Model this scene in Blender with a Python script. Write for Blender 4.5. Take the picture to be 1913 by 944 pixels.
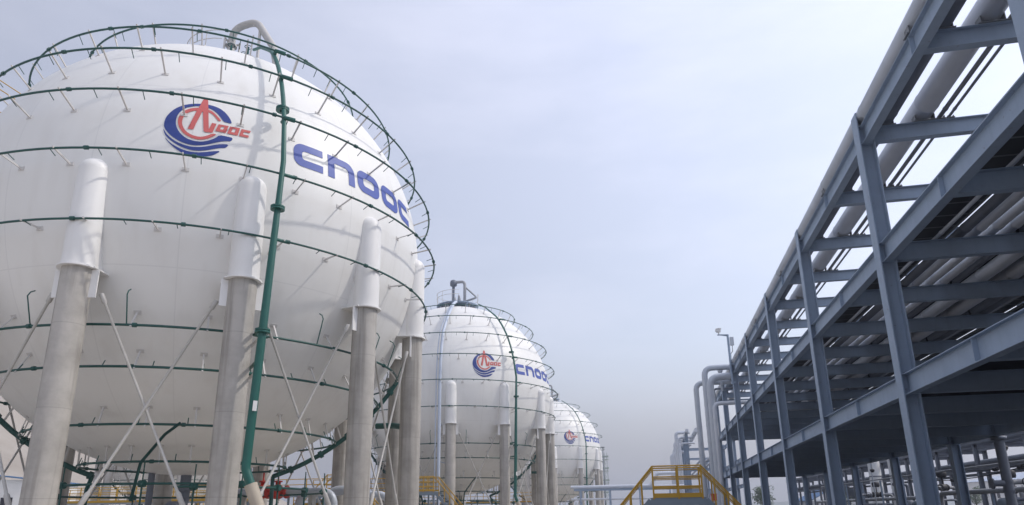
import bpy, math, random
from mathutils import Vector, Matrix
from mathutils.geometry import delaunay_2d_cdt
R = math.radians
random.seed(7)
for o in list(bpy.data.objects):
    bpy.data.objects.remove(o)
sc = bpy.context.scene
col = sc.collection

# ------------------------------------------------------------------ camera
cam_d = bpy.data.cameras.new('camera')
cam = bpy.data.objects.new('camera', cam_d)
col.objects.link(cam)
cx = Vector((0.97947, 0.20109, -0.01424)).normalized()
cy = Vector((0.06885, -0.26731, 0.96115))
cz = cx.cross(cy).normalized()
cy = cz.cross(cx).normalized()
m = Matrix.Identity(4)
for i in range(3):
    m[i][0], m[i][1], m[i][2] = cx[i], cy[i], cz[i]
m.translation = (0, 0, 2.0)
cam.matrix_world = m
cam_d.sensor_width = 36.0
cam_d.lens = 36.0 * 1267.34 / 1913.0
cam_d.shift_y = 118.9 / 1913.0
cam_d.clip_start = 0.1
cam_d.clip_end = 6000
sc.camera = cam

# ------------------------------------------------------------------ light
SUN_EL, SUN_AZ = R(47), R(12)          # azimuth measured from +X towards +Y
sd = Vector((math.cos(SUN_EL) * math.cos(SUN_AZ), math.cos(SUN_EL) * math.sin(SUN_AZ), math.sin(SUN_EL)))
world = bpy.data.worlds.new('World')
sc.world = world
world.use_nodes = True
wn = world.node_tree.nodes
wl = world.node_tree.links
bg = wn['Background']
sky = wn.new('ShaderNodeTexSky')
sky.sky_type = 'NISHITA'
sky.sun_disc = False
sky.sun_elevation = SUN_EL
sky.sun_rotation = math.pi / 2 - SUN_AZ
sky.air_density = 1.3
sky.dust_density = 2.2
sky.ozone_density = 2.0
# thin veil of high cloud and the grey band of smog along the horizon
tc = wn.new('ShaderNodeTexCoord')
mp = wn.new('ShaderNodeMapping'); mp.inputs['Scale'].default_value = (1.4, 1.4, 5.0)
wl.new(tc.outputs['Generated'], mp.inputs['Vector'])
nz = wn.new('ShaderNodeTexNoise'); nz.inputs['Scale'].default_value = 2.1; nz.inputs['Detail'].default_value = 7; nz.inputs['Roughness'].default_value = 0.55
wl.new(mp.outputs['Vector'], nz.inputs['Vector'])
cr = wn.new('ShaderNodeValToRGB')
cr.color_ramp.elements[0].position = 0.40; cr.color_ramp.elements[0].color = (0.50, 0.50, 0.50, 1)
cr.color_ramp.elements[1].position = 0.75; cr.color_ramp.elements[1].color = (0.64, 0.64, 0.64, 1)
wl.new(nz.outputs['Fac'], cr.inputs['Fac'])
veil = wn.new('ShaderNodeMixRGB'); veil.inputs['Color2'].default_value = (7.45, 7.55, 8.85, 1)
wl.new(cr.outputs['Color'], veil.inputs['Fac'])
wl.new(sky.outputs['Color'], veil.inputs['Color1'])
sep = wn.new('ShaderNodeSeparateXYZ'); wl.new(tc.outputs['Generated'], sep.inputs['Vector'])
mr = wn.new('ShaderNodeMapRange'); mr.interpolation_type = 'SMOOTHERSTEP'
mr.inputs['From Min'].default_value = 0.01; mr.inputs['From Max'].default_value = 0.26
mr.inputs['To Min'].default_value = 0.90; mr.inputs['To Max'].default_value = 0.0
wl.new(sep.outputs['Z'], mr.inputs['Value'])
smog = wn.new('ShaderNodeMixRGB'); smog.inputs['Color2'].default_value = (3.65, 3.7, 4.2, 1)
wl.new(mr.outputs['Result'], smog.inputs['Fac'])
wl.new(veil.outputs['Color'], smog.inputs['Color1'])
# the veil is brighter towards the sun and thins to a deeper blue away from it
dt = wn.new('ShaderNodeVectorMath'); dt.operation = 'DOT_PRODUCT'; dt.inputs[1].default_value = sd
wl.new(tc.outputs['Generated'], dt.inputs[0])
glow = wn.new('ShaderNodeMapRange'); glow.inputs['From Min'].default_value = -0.1; glow.inputs['From Max'].default_value = 0.75
glow.inputs['To Min'].default_value = 0.62; glow.inputs['To Max'].default_value = 1.10
wl.new(dt.outputs['Value'], glow.inputs['Value'])
mulc = wn.new('ShaderNodeVectorMath'); mulc.operation = 'SCALE'
wl.new(smog.outputs['Color'], mulc.inputs[0]); wl.new(glow.outputs['Result'], mulc.inputs['Scale'])
wl.new(mulc.outputs['Vector'], bg.inputs['Color'])
bg.inputs['Strength'].default_value = 0.15

sun_d = bpy.data.lights.new('sun', 'SUN')
sun_d.energy = 1.7
sun_d.angle = R(2.2)
sun_d.color = (1.0, 0.95, 0.88)
sun = bpy.data.objects.new('sun', sun_d)
col.objects.link(sun)
sun.rotation_euler = (-sd).to_track_quat('-Z', 'Y').to_euler()

sc.view_settings.view_transform = 'Standard'
sc.view_settings.look = 'None'
sc.view_settings.exposure = 0.10
sc.view_settings.gamma = 1.0
sc.view_settings.use_curve_mapping = False
sc.render.engine = 'CYCLES'

# ------------------------------------------------------------------ materials
def mat(name, base, rough=0.5, metal=0.0, var=0.0, scale=2.0, streak=0.0, spec=0.5, bump=0.0, dark=None, rust=0.0, stretch=(1, 1, 0.12)):
    """painted / cast surface: large blotches, vertical dirt streaks, fine grain."""
    m = bpy.data.materials.new(name)
    m.use_nodes = True
    n, l = m.node_tree.nodes, m.node_tree.links
    b = n['Principled BSDF']
    b.inputs['Roughness'].default_value = rough
    b.inputs['Metallic'].default_value = metal
    b.inputs['Specular IOR Level'].default_value = spec
    base = tuple(base) + (1,)
    if var == 0 and streak == 0:
        b.inputs['Base Color'].default_value = base
        return m
    t = n.new('ShaderNodeTexCoord')
    src = None
    dk = tuple(dark) + (1,) if dark else tuple(c * 0.55 for c in base[:3]) + (1,)
    nn = n.new('ShaderNodeTexNoise'); nn.inputs['Scale'].default_value = scale; nn.inputs['Detail'].default_value = 8; nn.inputs['Roughness'].default_value = 0.6
    l.new(t.outputs['Object'], nn.inputs['Vector'])
    r = n.new('ShaderNodeMapRange'); r.inputs['From Min'].default_value = 0.38; r.inputs['From Max'].default_value = 0.72; r.inputs['To Max'].default_value = var
    l.new(nn.outputs['Fac'], r.inputs['Value'])
    mx = n.new('ShaderNodeMixRGB'); mx.inputs['Color1'].default_value = base; mx.inputs['Color2'].default_value = dk
    l.new(r.outputs['Result'], mx.inputs['Fac'])
    src = mx.outputs['Color']
    if streak:
        mp = n.new('ShaderNodeMapping'); mp.inputs['Scale'].default_value = stretch
        l.new(t.outputs['Object'], mp.inputs['Vector'])
        n2 = n.new('ShaderNodeTexNoise'); n2.inputs['Scale'].default_value = scale * 3; n2.inputs['Detail'].default_value = 6
        l.new(mp.outputs['Vector'], n2.inputs['Vector'])
        r2 = n.new('ShaderNodeMapRange'); r2.inputs['From Min'].default_value = 0.5; r2.inputs['From Max'].default_value = 0.8; r2.inputs['To Max'].default_value = streak
        l.new(n2.outputs['Fac'], r2.inputs['Value'])
        m2 = n.new('ShaderNodeMixRGB'); m2.inputs['Color2'].default_value = dk
        l.new(r2.outputs['Result'], m2.inputs['Fac']); l.new(src, m2.inputs['Color1'])
        src = m2.outputs['Color']
    if rust:
        n3 = n.new('ShaderNodeTexNoise'); n3.inputs['Scale'].default_value = scale * 5; n3.inputs['Detail'].default_value = 8
        l.new(t.outputs['Object'], n3.inputs['Vector'])
        r3 = n.new('ShaderNodeMapRange'); r3.inputs['From Min'].default_value = 0.66; r3.inputs['From Max'].default_value = 0.74; r3.inputs['To Max'].default_value = rust
        l.new(n3.outputs['Fac'], r3.inputs['Value'])
        m3 = n.new('ShaderNodeMixRGB'); m3.inputs['Color2'].default_value = (0.14, 0.075, 0.045, 1)
        l.new(r3.outputs['Result'], m3.inputs['Fac']); l.new(src, m3.inputs['Color1'])
        src = m3.outputs['Color']
    l.new(src, b.inputs['Base Color'])
    rr = n.new('ShaderNodeMapRange'); rr.inputs['To Min'].default_value = rough * 0.85; rr.inputs['To Max'].default_value = min(1, rough * 1.25)
    l.new(nn.outputs['Fac'], rr.inputs['Value']); l.new(rr.outputs['Result'], b.inputs['Roughness'])
    if bump:
        nb = n.new('ShaderNodeTexNoise'); nb.inputs['Scale'].default_value = scale * 9; nb.inputs['Detail'].default_value = 6
        l.new(t.outputs['Object'], nb.inputs['Vector'])
        bp = n.new('ShaderNodeBump'); bp.inputs['Strength'].default_value = bump; bp.inputs['Distance'].default_value = 0.02
        l.new(nb.outputs['Fac'], bp.inputs['Height']); l.new(bp.outputs['Normal'], b.inputs['Normal'])
    return m

def shell_material():
    """white tank paint with weld seams between the shell plates and pale run-off streaks"""
    m = mat('tank_white', (0.80, 0.79, 0.765), 0.42, var=0.10, scale=0.35, streak=0.30, dark=(0.60, 0.57, 0.52), stretch=(1.8, 1.8, 0.09), spec=0.4)
    n, l = m.node_tree.nodes, m.node_tree.links
    b = n['Principled BSDF']
    t = [x for x in n if x.type == 'TEX_COORD'][0]
    sp = n.new('ShaderNodeSeparateXYZ'); l.new(t.outputs['Object'], sp.inputs['Vector'])
    at = n.new('ShaderNodeMath'); at.operation = 'ARCTAN2'
    l.new(sp.outputs['Y'], at.inputs[0]); l.new(sp.outputs['X'], at.inputs[1])
    def seam(value, period, width, shift):
        a = n.new('ShaderNodeMath'); a.operation = 'ADD'; a.inputs[1].default_value = shift; l.new(value, a.inputs[0])
        p = n.new('ShaderNodeMath'); p.operation = 'PINGPONG'; p.inputs[1].default_value = period / 2; l.new(a.outputs[0], p.inputs[0])
        c = n.new('ShaderNodeMath'); c.operation = 'LESS_THAN'; c.inputs[1].default_value = width; l.new(p.outputs[0], c.inputs[0])
        return c.outputs[0]
    s1 = seam(at.outputs[0], 2 * math.pi / 20, 0.0022, 0.1)
    ax = n.new('ShaderNodeMath'); ax.operation = 'SUBTRACT'; ax.inputs[1].default_value = 12.6; l.new(sp.outputs['Z'], ax.inputs[0])
    s2 = seam(ax.outputs[0], 6.4, 0.018, 3.2 + 0.0)
    mxm = n.new('ShaderNodeMath'); mxm.operation = 'MAXIMUM'; l.new(s1, mxm.inputs[0]); l.new(s2, mxm.inputs[1])
    old = b.inputs['Base Color'].links[0].from_socket
    mx = n.new('ShaderNodeMixRGB'); mx.inputs['Color2'].default_value = (0.69, 0.68, 0.66, 1)
    sc_ = n.new('ShaderNodeMath'); sc_.operation = 'MULTIPLY'; sc_.inputs[1].default_value = 0.6; l.new(mxm.outputs[0], sc_.inputs[0])
    l.new(sc_.outputs[0], mx.inputs['Fac']); l.new(old, mx.inputs['Color1']); l.new(mx.outputs['Color'], b.inputs['Base Color'])
    # plates are never quite true: a very soft unevenness in the shine
    nb = n.new('ShaderNodeTexNoise'); nb.inputs['Scale'].default_value = 0.55; nb.inputs['Detail'].default_value = 1
    l.new(t.outputs['Object'], nb.inputs['Vector'])
    bp = n.new('ShaderNodeBump'); bp.inputs['Strength'].default_value = 0.12; bp.inputs['Distance'].default_value = 0.15
    l.new(nb.outputs['Fac'], bp.inputs['Height']); l.new(bp.outputs['Normal'], b.inputs['Normal'])
    return m

def concrete_leg_material():
    m = mat('leg_concrete', (0.47, 0.445, 0.41), 0.85, var=0.7, scale=0.9, streak=0.95, dark=(0.215, 0.20, 0.18), bump=0.3, stretch=(2.2, 2.2, 0.10))
    n, l = m.node_tree.nodes, m.node_tree.links
    b = n['Principled BSDF']
    t = [x for x in n if x.type == 'TEX_COORD'][0]
    sp = n.new('ShaderNodeSeparateXYZ'); l.new(t.outputs['Object'], sp.inputs['Vector'])
    p = n.new('ShaderNodeMath'); p.operation = 'PINGPONG'; p.inputs[1].default_value = 1.22; l.new(sp.outputs['Z'], p.inputs[0])
    c = n.new('ShaderNodeMath'); c.operation = 'LESS_THAN'; c.inputs[1].default_value = 0.012; l.new(p.outputs[0], c.inputs[0])
    s = n.new('ShaderNodeMath'); s.operation = 'MULTIPLY'; s.inputs[1].default_value = 0.35; l.new(c.outputs[0], s.inputs[0])
    old = b.inputs['Base Color'].links[0].from_socket
    mx = n.new('ShaderNodeMixRGB'); mx.inputs['Color2'].default_value = (0.22, 0.21, 0.19, 1)
    l.new(s.outputs[0], mx.inputs['Fac']); l.new(old, mx.inputs['Color1']); l.new(mx.outputs['Color'], b.inputs['Base Color'])
    return m

M = dict(
    shell=shell_material(),
    conc=concrete_leg_material(),
    jacket=mat('jacket_white', (0.80, 0.79, 0.775), 0.45, var=0.12, scale=0.9, streak=0.25, dark=(0.6, 0.58, 0.54)),
    rod=mat('rod_paint', (0.50, 0.485, 0.46), 0.5, var=0.3, scale=3, streak=0.2),
    strut=mat('strut_paint', (0.62, 0.60, 0.58), 0.5, var=0.2, scale=3),
    green=mat('green_pipe_paint', (0.010, 0.105, 0.084), 0.42, var=0.3, scale=2, streak=0.3, dark=(0.012, 0.08, 0.066)),
    ring=mat('spray_ring_green', (0.012, 0.082, 0.070), 0.45, var=0.3, scale=2, dark=(0.008, 0.04, 0.04)),
    blue=mat('emblem_blue', (0.016, 0.042, 0.235), 0.5, var=0.18, scale=1.2, dark=(0.04, 0.07, 0.26)),
    lblue=mat('lettering_blue', (0.045, 0.085, 0.37), 0.5, var=0.2, scale=1.2, dark=(0.09, 0.13, 0.42)),
    red=mat('emblem_red', (0.58, 0.115, 0.105), 0.5, var=0.18, scale=1.2, dark=(0.60, 0.18, 0.16)),
    steel=mat('rack_grey_paint', (0.30, 0.378, 0.49), 0.5, var=0.3, scale=1.3, streak=0.35, dark=(0.19, 0.25, 0.33), rust=0.45, spec=0.3),
    pipe=mat('pipe_grey_cladding', (0.60, 0.63, 0.69), 0.40, metal=0.1, var=0.2, scale=1.2, streak=0.15, stretch=(1, 0.1, 1)),
    pipe2=mat('pipe_light_cladding', (0.50, 0.54, 0.60), 0.38, metal=0.1, var=0.2, scale=1.5, streak=0.15, stretch=(1, 0.1, 1)),
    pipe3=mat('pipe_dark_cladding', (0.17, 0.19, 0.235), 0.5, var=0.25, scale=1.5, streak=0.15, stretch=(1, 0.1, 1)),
    tray=mat('cable_tray_zinc', (0.20, 0.21, 0.22), 0.55, metal=0.3, var=0.3, scale=3),
    deck_shade=mat('deck_shade_black', (0.025, 0.028, 0.034), 0.8, var=0.3, scale=2, spec=0.05),  # near-black puts the shade of the rack undersides into the colour
    yellow=mat('safety_yellow', (0.47, 0.27, 0.016), 0.5, var=0.25, scale=3, streak=0.3, dark=(0.40, 0.24, 0.03)),
    plat=mat('platform_blue_grey', (0.19, 0.235, 0.28), 0.5, var=0.3, scale=2),
    beige=mat('primer_beige', (0.46, 0.40, 0.32), 0.6, var=0.3, scale=3),
    plat2=mat('fitting_grey', (0.34, 0.35, 0.37), 0.5, var=0.3, scale=3),
    black=mat('dark_rubber', (0.03, 0.03, 0.035), 0.6),
    white=mat('plain_white_paint', (0.72, 0.72, 0.71), 0.5, var=0.12, scale=2),
    redpaint=mat('valve_red', (0.55, 0.04, 0.025), 0.45, var=0.2, scale=4),
    ltblue=mat('roof_blue', (0.10, 0.22, 0.42), 0.5, var=0.25, scale=1),
    paleblue=mat('vent_pipe_pale', (0.50, 0.56, 0.66), 0.45, var=0.15, scale=2),
    ground=mat('yard_concrete', (0.52, 0.475, 0.415), 0.9, var=0.3, scale=0.25, streak=0.0, bump=0.1),
    bounce_dark=mat('rack_bounce_sheet', (0.05, 0.05, 0.055), 0.9, var=0.4, scale=0.5, bump=0.2, spec=0.1),  # dark so that little light bounces up under the rack
    asphalt=mat('road_concrete', (0.40, 0.385, 0.36), 0.9, var=0.4, scale=0.8, bump=0.2),
    line=mat('road_paint', (0.75, 0.75, 0.72), 0.7, var=0.3, scale=3),
    kerb=mat('kerb_concrete', (0.42, 0.41, 0.39), 0.85, var=0.3, scale=2),
    bark=mat('bark', (0.10, 0.075, 0.05), 0.9, var=0.4, scale=5),
    leaf=mat('leaf_green', (0.055, 0.095, 0.040), 0.7, var=0.5, scale=1.5),
    hill=mat('hill_scrub', (0.16, 0.19, 0.17), 1.0, var=0.4, scale=0.01),
    earth=mat('bare_earth', (0.36, 0.325, 0.285), 1.0, var=0.6, scale=0.12, dark=(0.24, 0.20, 0.16), bump=0.4),
    palegreen=mat('mast_pale_green', (0.36, 0.42, 0.38), 0.6, var=0.2, scale=2),
    glass=mat('camera_glass', (0.02, 0.02, 0.03), 0.1),
)

# ------------------------------------------------------------------ mesh helpers
class MB:
    def __init__(s):
        s.v, s.f, s.sm = [], [], []
    def add(s, vs, fs, smooth=False):
        k = len(s.v)
        s.v += [tuple(v) for v in vs]
        for f in fs:
            s.f.append(tuple(i + k for i in f)); s.sm.append(smooth)
        return s
    def box(s, a, b):
        (x0, y0, z0), (x1, y1, z1) = a, b
        x0, x1 = sorted((x0, x1)); y0, y1 = sorted((y0, y1)); z0, z1 = sorted((z0, z1))
        v = [(x0, y0, z0), (x1, y0, z0), (x1, y1, z0), (x0, y1, z0), (x0, y0, z1), (x1, y0, z1), (x1, y1, z1), (x0, y1, z1)]
        return s.add(v, [(0, 3, 2, 1), (4, 5, 6, 7), (0, 1, 5, 4), (1, 2, 6, 5), (2, 3, 7, 6), (3, 0, 4, 7)])
    def bar(s, p, q, w, h, up=(0, 0, 1)):
        """rectangular bar between two points"""
        p, q = Vector(p), Vector(q)
        d = (q - p).normalized(); u = Vector(up)
        if abs(d.dot(u)) > 0.97: u = Vector((1, 0, 0))
        x = d.cross(u).normalized() * (w / 2); y = x.cross(d).normalized() * (h / 2)
        v = [p - x - y, p + x - y, p + x + y, p - x + y, q - x - y, q + x - y, q + x + y, q - x + y]
        return s.add(v, [(0, 3, 2, 1), (4, 5, 6, 7), (0, 1, 5, 4), (1, 2, 6, 5), (2, 3, 7, 6), (3, 0, 4, 7)])
    def tube(s, pts, r, n=10, closed=False, caps=True):
        pts = [Vector(p) for p in pts]
        N = len(pts)
        rs = r if isinstance(r, (list, tuple)) else [r] * N
        rings = []
        prev = None
        for i, p in enumerate(pts):
            if closed: t = pts[(i + 1) % N] - pts[i - 1]
            elif i == 0: t = pts[1] - p
            elif i == N - 1: t = p - pts[-2]
            else: t = (pts[i + 1] - p).normalized() + (p - pts[i - 1]).normalized()
            t = t.normalized()
            if prev is None:
                u = Vector((0, 0, 1)) if abs(t.z) < 0.9 else Vector((1, 0, 0))
                x = t.cross(u).normalized()
            else:
                x = (prev - t * prev.dot(t)).normalized()
            prev = x
            y = t.cross(x)
            rings.append([p + (x * math.cos(2 * math.pi * k / n) + y * math.sin(2 * math.pi * k / n)) * rs[i] for k in range(n)])
        vs = [v for rg in rings for v in rg]
        fs = []
        for i in range(N if closed else N - 1):
            a, b = i * n, ((i + 1) % N) * n
            for k in range(n):
                fs.append((a + k, a + (k + 1) % n, b + (k + 1) % n, b + k))
        s.add(vs, fs, True)
        if caps and not closed:
            s.add(rings[0], [tuple(reversed(range(n)))]); s.add(rings[-1], [tuple(range(n))])
        return s
    def lathe(s, prof, n=24, c=(0, 0, 0), axis='Z', smooth=True):
        vs, fs = [], []
        for (r, z) in prof:
            for k in range(n):
                a = 2 * math.pi * k / n
                p = (r * math.cos(a), r * math.sin(a), z)
                if axis == 'X': p = (z, p[0], p[1])
                if axis == 'Y': p = (p[0], z, p[1])
                vs.append((p[0] + c[0], p[1] + c[1], p[2] + c[2]))
        for i in range(len(prof) - 1):
            for k in range(n):
                fs.append((i * n + k, i * n + (k + 1) % n, (i + 1) * n + (k + 1) % n, (i + 1) * n + k))
        return s.add(vs, fs, smooth)
    def mesh(s, name, material):
        me = bpy.data.meshes.new(name)
        me.from_pydata(s.v, [], s.f)
        me.polygons.foreach_set('use_smooth', s.sm)
        me.materials.append(material)
        me.update()
        return me
    def build(s, name, material, parent=None, loc=None, rot=None):
        return link(name, s.mesh(name, material), parent, loc, rot)

def link(name, me, parent=None, loc=None, rot=None):
    o = bpy.data.objects.new(name, me)
    col.objects.link(o)
    if parent: o.parent = parent
    if loc: o.location = loc
    if rot: o.rotation_euler = rot
    return o

def tag(o, label=None, cat=None, group=None, kind=None):
    if label: o['label'] = label
    if cat: o['category'] = cat
    if group: o['group'] = group
    if kind: o['kind'] = kind
    return o

def empty(name, loc, label, cat, group=None, rz=0):
    o = bpy.data.objects.new(name, None)
    col.objects.link(o)
    o.location = loc
    o.rotation_euler = (0, 0, rz)
    o.empty_display_size = 0.3
    return tag(o, label, cat, group)

def copy_tree(o, parent=None):
    c = o.copy()
    col.objects.link(c)
    c.parent = parent
    for ch in list(o.children):
        copy_tree(ch, c)
    return c

def arc(c, r, a0, a1, n, plane):
    """points on a circular bend; plane = two unit vectors"""
    u, w = Vector(plane[0]), Vector(plane[1])
    return [Vector(c) + (u * math.cos(a0 + (a1 - a0) * i / n) + w * math.sin(a0 + (a1 - a0) * i / n)) * r for i in range(n + 1)]

def bent(pts, r, n=6):
    """polyline with rounded corners of bend radius r"""
    pts = [Vector(p) for p in pts]
    out = [pts[0]]
    for i in range(1, len(pts) - 1):
        a, b, c = pts[i - 1], pts[i], pts[i + 1]
        d1, d2 = (a - b).normalized(), (c - b).normalized()
        ang = d1.angle(d2)
        t = min(r / math.tan(ang / 2), (a - b).length * .49, (c - b).length * .49)
        p, q = b + d1 * t, b + d2 * t
        for k in range(n + 1):
            s = k / n
            out.append((p * (1 - s) ** 2 + b * 2 * s * (1 - s) + q * s * s))
    out.append(pts[-1])
    return out

# ------------------------------------------------------------------ ground
g = MB()
N = 40
rad = [0, 20, 45, 80, 140, 260, 520, 1100, 2300, 4500]
vs, fs = [(0, 0, 0)], []
for r_ in rad[1:]:
    for k in range(N):
        vs.append((r_ * math.cos(2 * math.pi * k / N), r_ * math.sin(2 * math.pi * k / N), 0))
for k in range(N):
    fs.append((0, 1 + k, 1 + (k + 1) % N))
for i in range(len(rad) - 2):
    for k in range(N):
        a, b = 1 + i * N, 1 + (i + 1) * N
        fs.append((a + k, b + k, b + (k + 1) % N, a + (k + 1) % N))
g.add(vs, fs)
tag(g.build('ground', M['ground']), kind='structure')
road = MB(); road.add([(-3.2, -60, .004), (4.6, -60, .004), (4.6, 330, .004), (-3.2, 330, .004)], [(0, 1, 2, 3)])
tag(road.build('road', M['asphalt']), kind='structure')
mk = MB()
for y in range(-56, 326, 8):
    mk.add([(.62, y, .008), (.78, y, .008), (.78, y + 4, .008), (.62, y + 4, .008)], [(0, 1, 2, 3)])
tag(mk.build('road_marking', M['line']), kind='structure')
pv_ = MB(); pv_.add([(5.0, -60, .004), (60, -60, .004), (60, 330, .004), (5.0, 330, .004)], [(0, 1, 2, 3)])  # unseen dark sheet added to cut ground bounce below the rack
tag(pv_.build('rack_bounce_sheet', M['bounce_dark']), kind='structure')
kb = MB()
kb.box((-3.4, -60, 0), (-3.2, 330, .14)); kb.box((4.6, -60, 0), (4.8, 330, .14))
tag(kb.build('kerb', M['kerb']), kind='structure')

def hill(name, cx_, cy_, sx, sy, h, seed, mt='hill'):
    rr = random.Random(seed)
    b = MB(); n = 28
    ph = [rr.uniform(0, 6.3) for _ in range(6)]
    vs, fs = [], []
    for j in range(n + 1):
        for i in range(n + 1):
            u, w = i / n * 2 - 1, j / n * 2 - 1
            f = max(0, (1 - u * u)) * max(0, (1 - w * w))
            z = h * f * (0.75 + 0.18 * math.sin(4 * u + ph[0]) + 0.12 * math.sin(9 * u + 5 * w + ph[1]) + .06 * math.sin(19 * u + ph[2])) - .3
            vs.append((cx_ + sx * u, cy_ + sy * w, z))
    for j in range(n):
        for i in range(n):
            a = j * (n + 1) + i
            fs.append((a, a + 1, a + n + 2, a + n + 1))
    b.add(vs, fs, True)
    tag(b.build(name, M[mt]), kind='structure')
hill('hills', 1500, 1600, 1500, 260, 62, 3)
hill('hills', 2300, 1500, 700, 500, 105, 9)
hill('earth_slope', -150, 105, 72, 75, 42, 12, 'earth')
hill('hills', -900, 1900, 1000, 250, 40, 5)

# ------------------------------------------------------------------ spherical tank
RT, ZC = 9.0, 12.5
EMBLEM = {
  'crescent': [(-52.28,13.16),(-52.92,14.68),(-53.86,15.95),(-55.00,16.85),(-56.26,17.29),(-57.57,17.44),(-58.99,17.32),(-60.45,17.01),(-61.86,16.46),(-62.93,15.72),(-63.95,14.72),(-64.75,13.41),(-65.25,12.08),(-65.37,10.66),(-65.23,9.55),(-64.54,8.46),(-63.57,7.49),(-62.34,6.67),(-61.02,6.07),(-59.61,5.86),(-58.24,6.00),(-56.88,6.44),(-55.54,7.16),(-54.32,7.83),(-53.07,8.28),(-52.13,8.45),(-51.84,9.44),(-53.17,9.50),(-54.55,9.50),(-55.25,8.55),(-56.44,7.61),(-57.79,7.04),(-59.18,6.95),(-60.62,7.33),(-61.85,8.23),(-62.73,9.51),(-63.20,11.00),(-63.25,12.61),(-62.82,14.06),(-61.99,15.31),(-60.77,16.09),(-59.20,16.62),(-57.69,16.55),(-56.44,16.09),(-55.46,15.25),(-54.61,14.18),(-54.08,13.27),(-53.18,13.21)],
  'wave1': [(-65.37,9.30),(-64.69,8.07),(-63.64,7.01),(-62.27,6.13),(-60.83,5.65),(-59.43,5.48),(-58.06,5.66),(-56.71,6.13),(-55.36,6.74),(-53.99,7.31),(-52.50,7.57),(-53.05,6.50),(-54.04,6.31),(-55.40,5.73),(-56.74,5.11),(-58.10,4.72),(-59.47,4.64),(-61.03,4.99),(-62.49,5.65),(-63.86,6.62),(-64.89,7.76)],
  'wave2': [(-64.85,7.21),(-63.94,6.15),(-62.71,5.26),(-61.26,4.60),(-59.84,4.27),(-58.33,4.32),(-56.97,4.64),(-55.63,5.14),(-53.83,5.63),(-55.13,4.35),(-56.06,3.89),(-57.41,3.48),(-58.77,3.28),(-60.16,3.42),(-61.60,4.02),(-63.11,5.11),(-64.22,6.20)],
  'ring': [(-55.06,9.56),(-55.84,8.70),(-56.76,7.98),(-57.98,7.47),(-59.24,7.46),(-60.55,7.90),(-61.64,8.74),(-62.44,9.95),(-62.87,11.26),(-62.87,12.48),(-62.49,13.80),(-61.77,14.85),(-60.70,15.59),(-59.57,16.01),(-58.55,16.21),(-57.49,16.04),(-56.39,15.55),(-55.55,14.68),(-54.88,13.89),(-54.52,13.25),(-55.11,13.15),(-55.62,13.90),(-56.30,14.69),(-57.25,15.21),(-58.74,15.27),(-59.60,15.07),(-60.71,14.60),(-61.47,13.79),(-61.96,12.65),(-62.07,11.40),(-61.77,10.26),(-60.98,9.05),(-59.91,8.40),(-58.76,8.15),(-57.92,8.23),(-56.98,8.69),(-55.99,9.53)],
  'tower': [(-58.67,19.01),(-57.80,19.05),(-57.27,14.98),(-56.73,10.43),(-56.27,12.30),(-55.39,12.28),(-55.94,9.74),(-57.29,9.58),(-57.67,9.82),(-58.38,15.03),(-58.53,14.99),(-59.68,9.75),(-60.72,9.78),(-59.60,15.07),(-59.10,16.99)],
  'o1': [(-54.95,12.30),(-52.96,12.33),(-53.38,10.29),(-55.43,10.36)],
  'o1h': [(-54.32,11.81),(-53.73,11.81),(-53.96,11.03),(-54.62,11.02)],
  'o2': [(-52.66,12.31),(-50.64,12.40),(-51.02,10.26),(-53.09,10.27)],
  'o2h': [(-52.10,11.86),(-51.43,11.85),(-51.66,10.87),(-52.33,10.88)],
  'c': [(-50.33,12.29),(-48.42,12.33),(-48.61,11.64),(-49.79,11.64),(-49.98,10.93),(-48.73,10.96),(-48.84,10.32),(-50.72,10.25)],
}

def sph(az, ph, r=RT):
    a, p = R(az), R(ph)
    return Vector((r * math.cos(p) * math.cos(a), r * math.cos(p) * math.sin(a), ZC + r * math.sin(p)))

def smooth_loop(L, it=1):
    for _ in range(it):
        out = []
        for i in range(len(L)):
            a, b = L[i], L[(i + 1) % len(L)]
            out += [(a[0] * .75 + b[0] * .25, a[1] * .75 + b[1] * .25), (a[0] * .25 + b[0] * .75, a[1] * .25 + b[1] * .75)]
        L = out
    return L

def roundpoly(pts):
    """pts = (x, y, corner radius)"""
    out = []
    n = len(pts)
    for i in range(n):
        x, y, r = pts[i]
        b = Vector((x, y)); a = Vector(pts[i - 1][:2]); c = Vector(pts[(i + 1) % n][:2])
        if r == 0:
            out.append((x, y)); continue
        d1, d2 = (a - b).normalized(), (c - b).normalized()
        p, q = b + d1 * r, b + d2 * r
        o = p + d2 * r
        for k in range(9):
            t = k / 8 * math.pi / 2
            w = o - d2 * r * math.cos(t) - d1 * r * math.sin(t)
            out.append((w.x, w.y))
    return out

def inside(x, y, loops):
    c = False
    for L in loops:
        for i in range(len(L)):
            (x0, y0), (x1, y1) = L[i - 1], L[i]
            if (y0 > y) != (y1 > y) and x < (x1 - x0) * (y - y0) / (y1 - y0) + x0:
                c = not c
    return c

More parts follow.
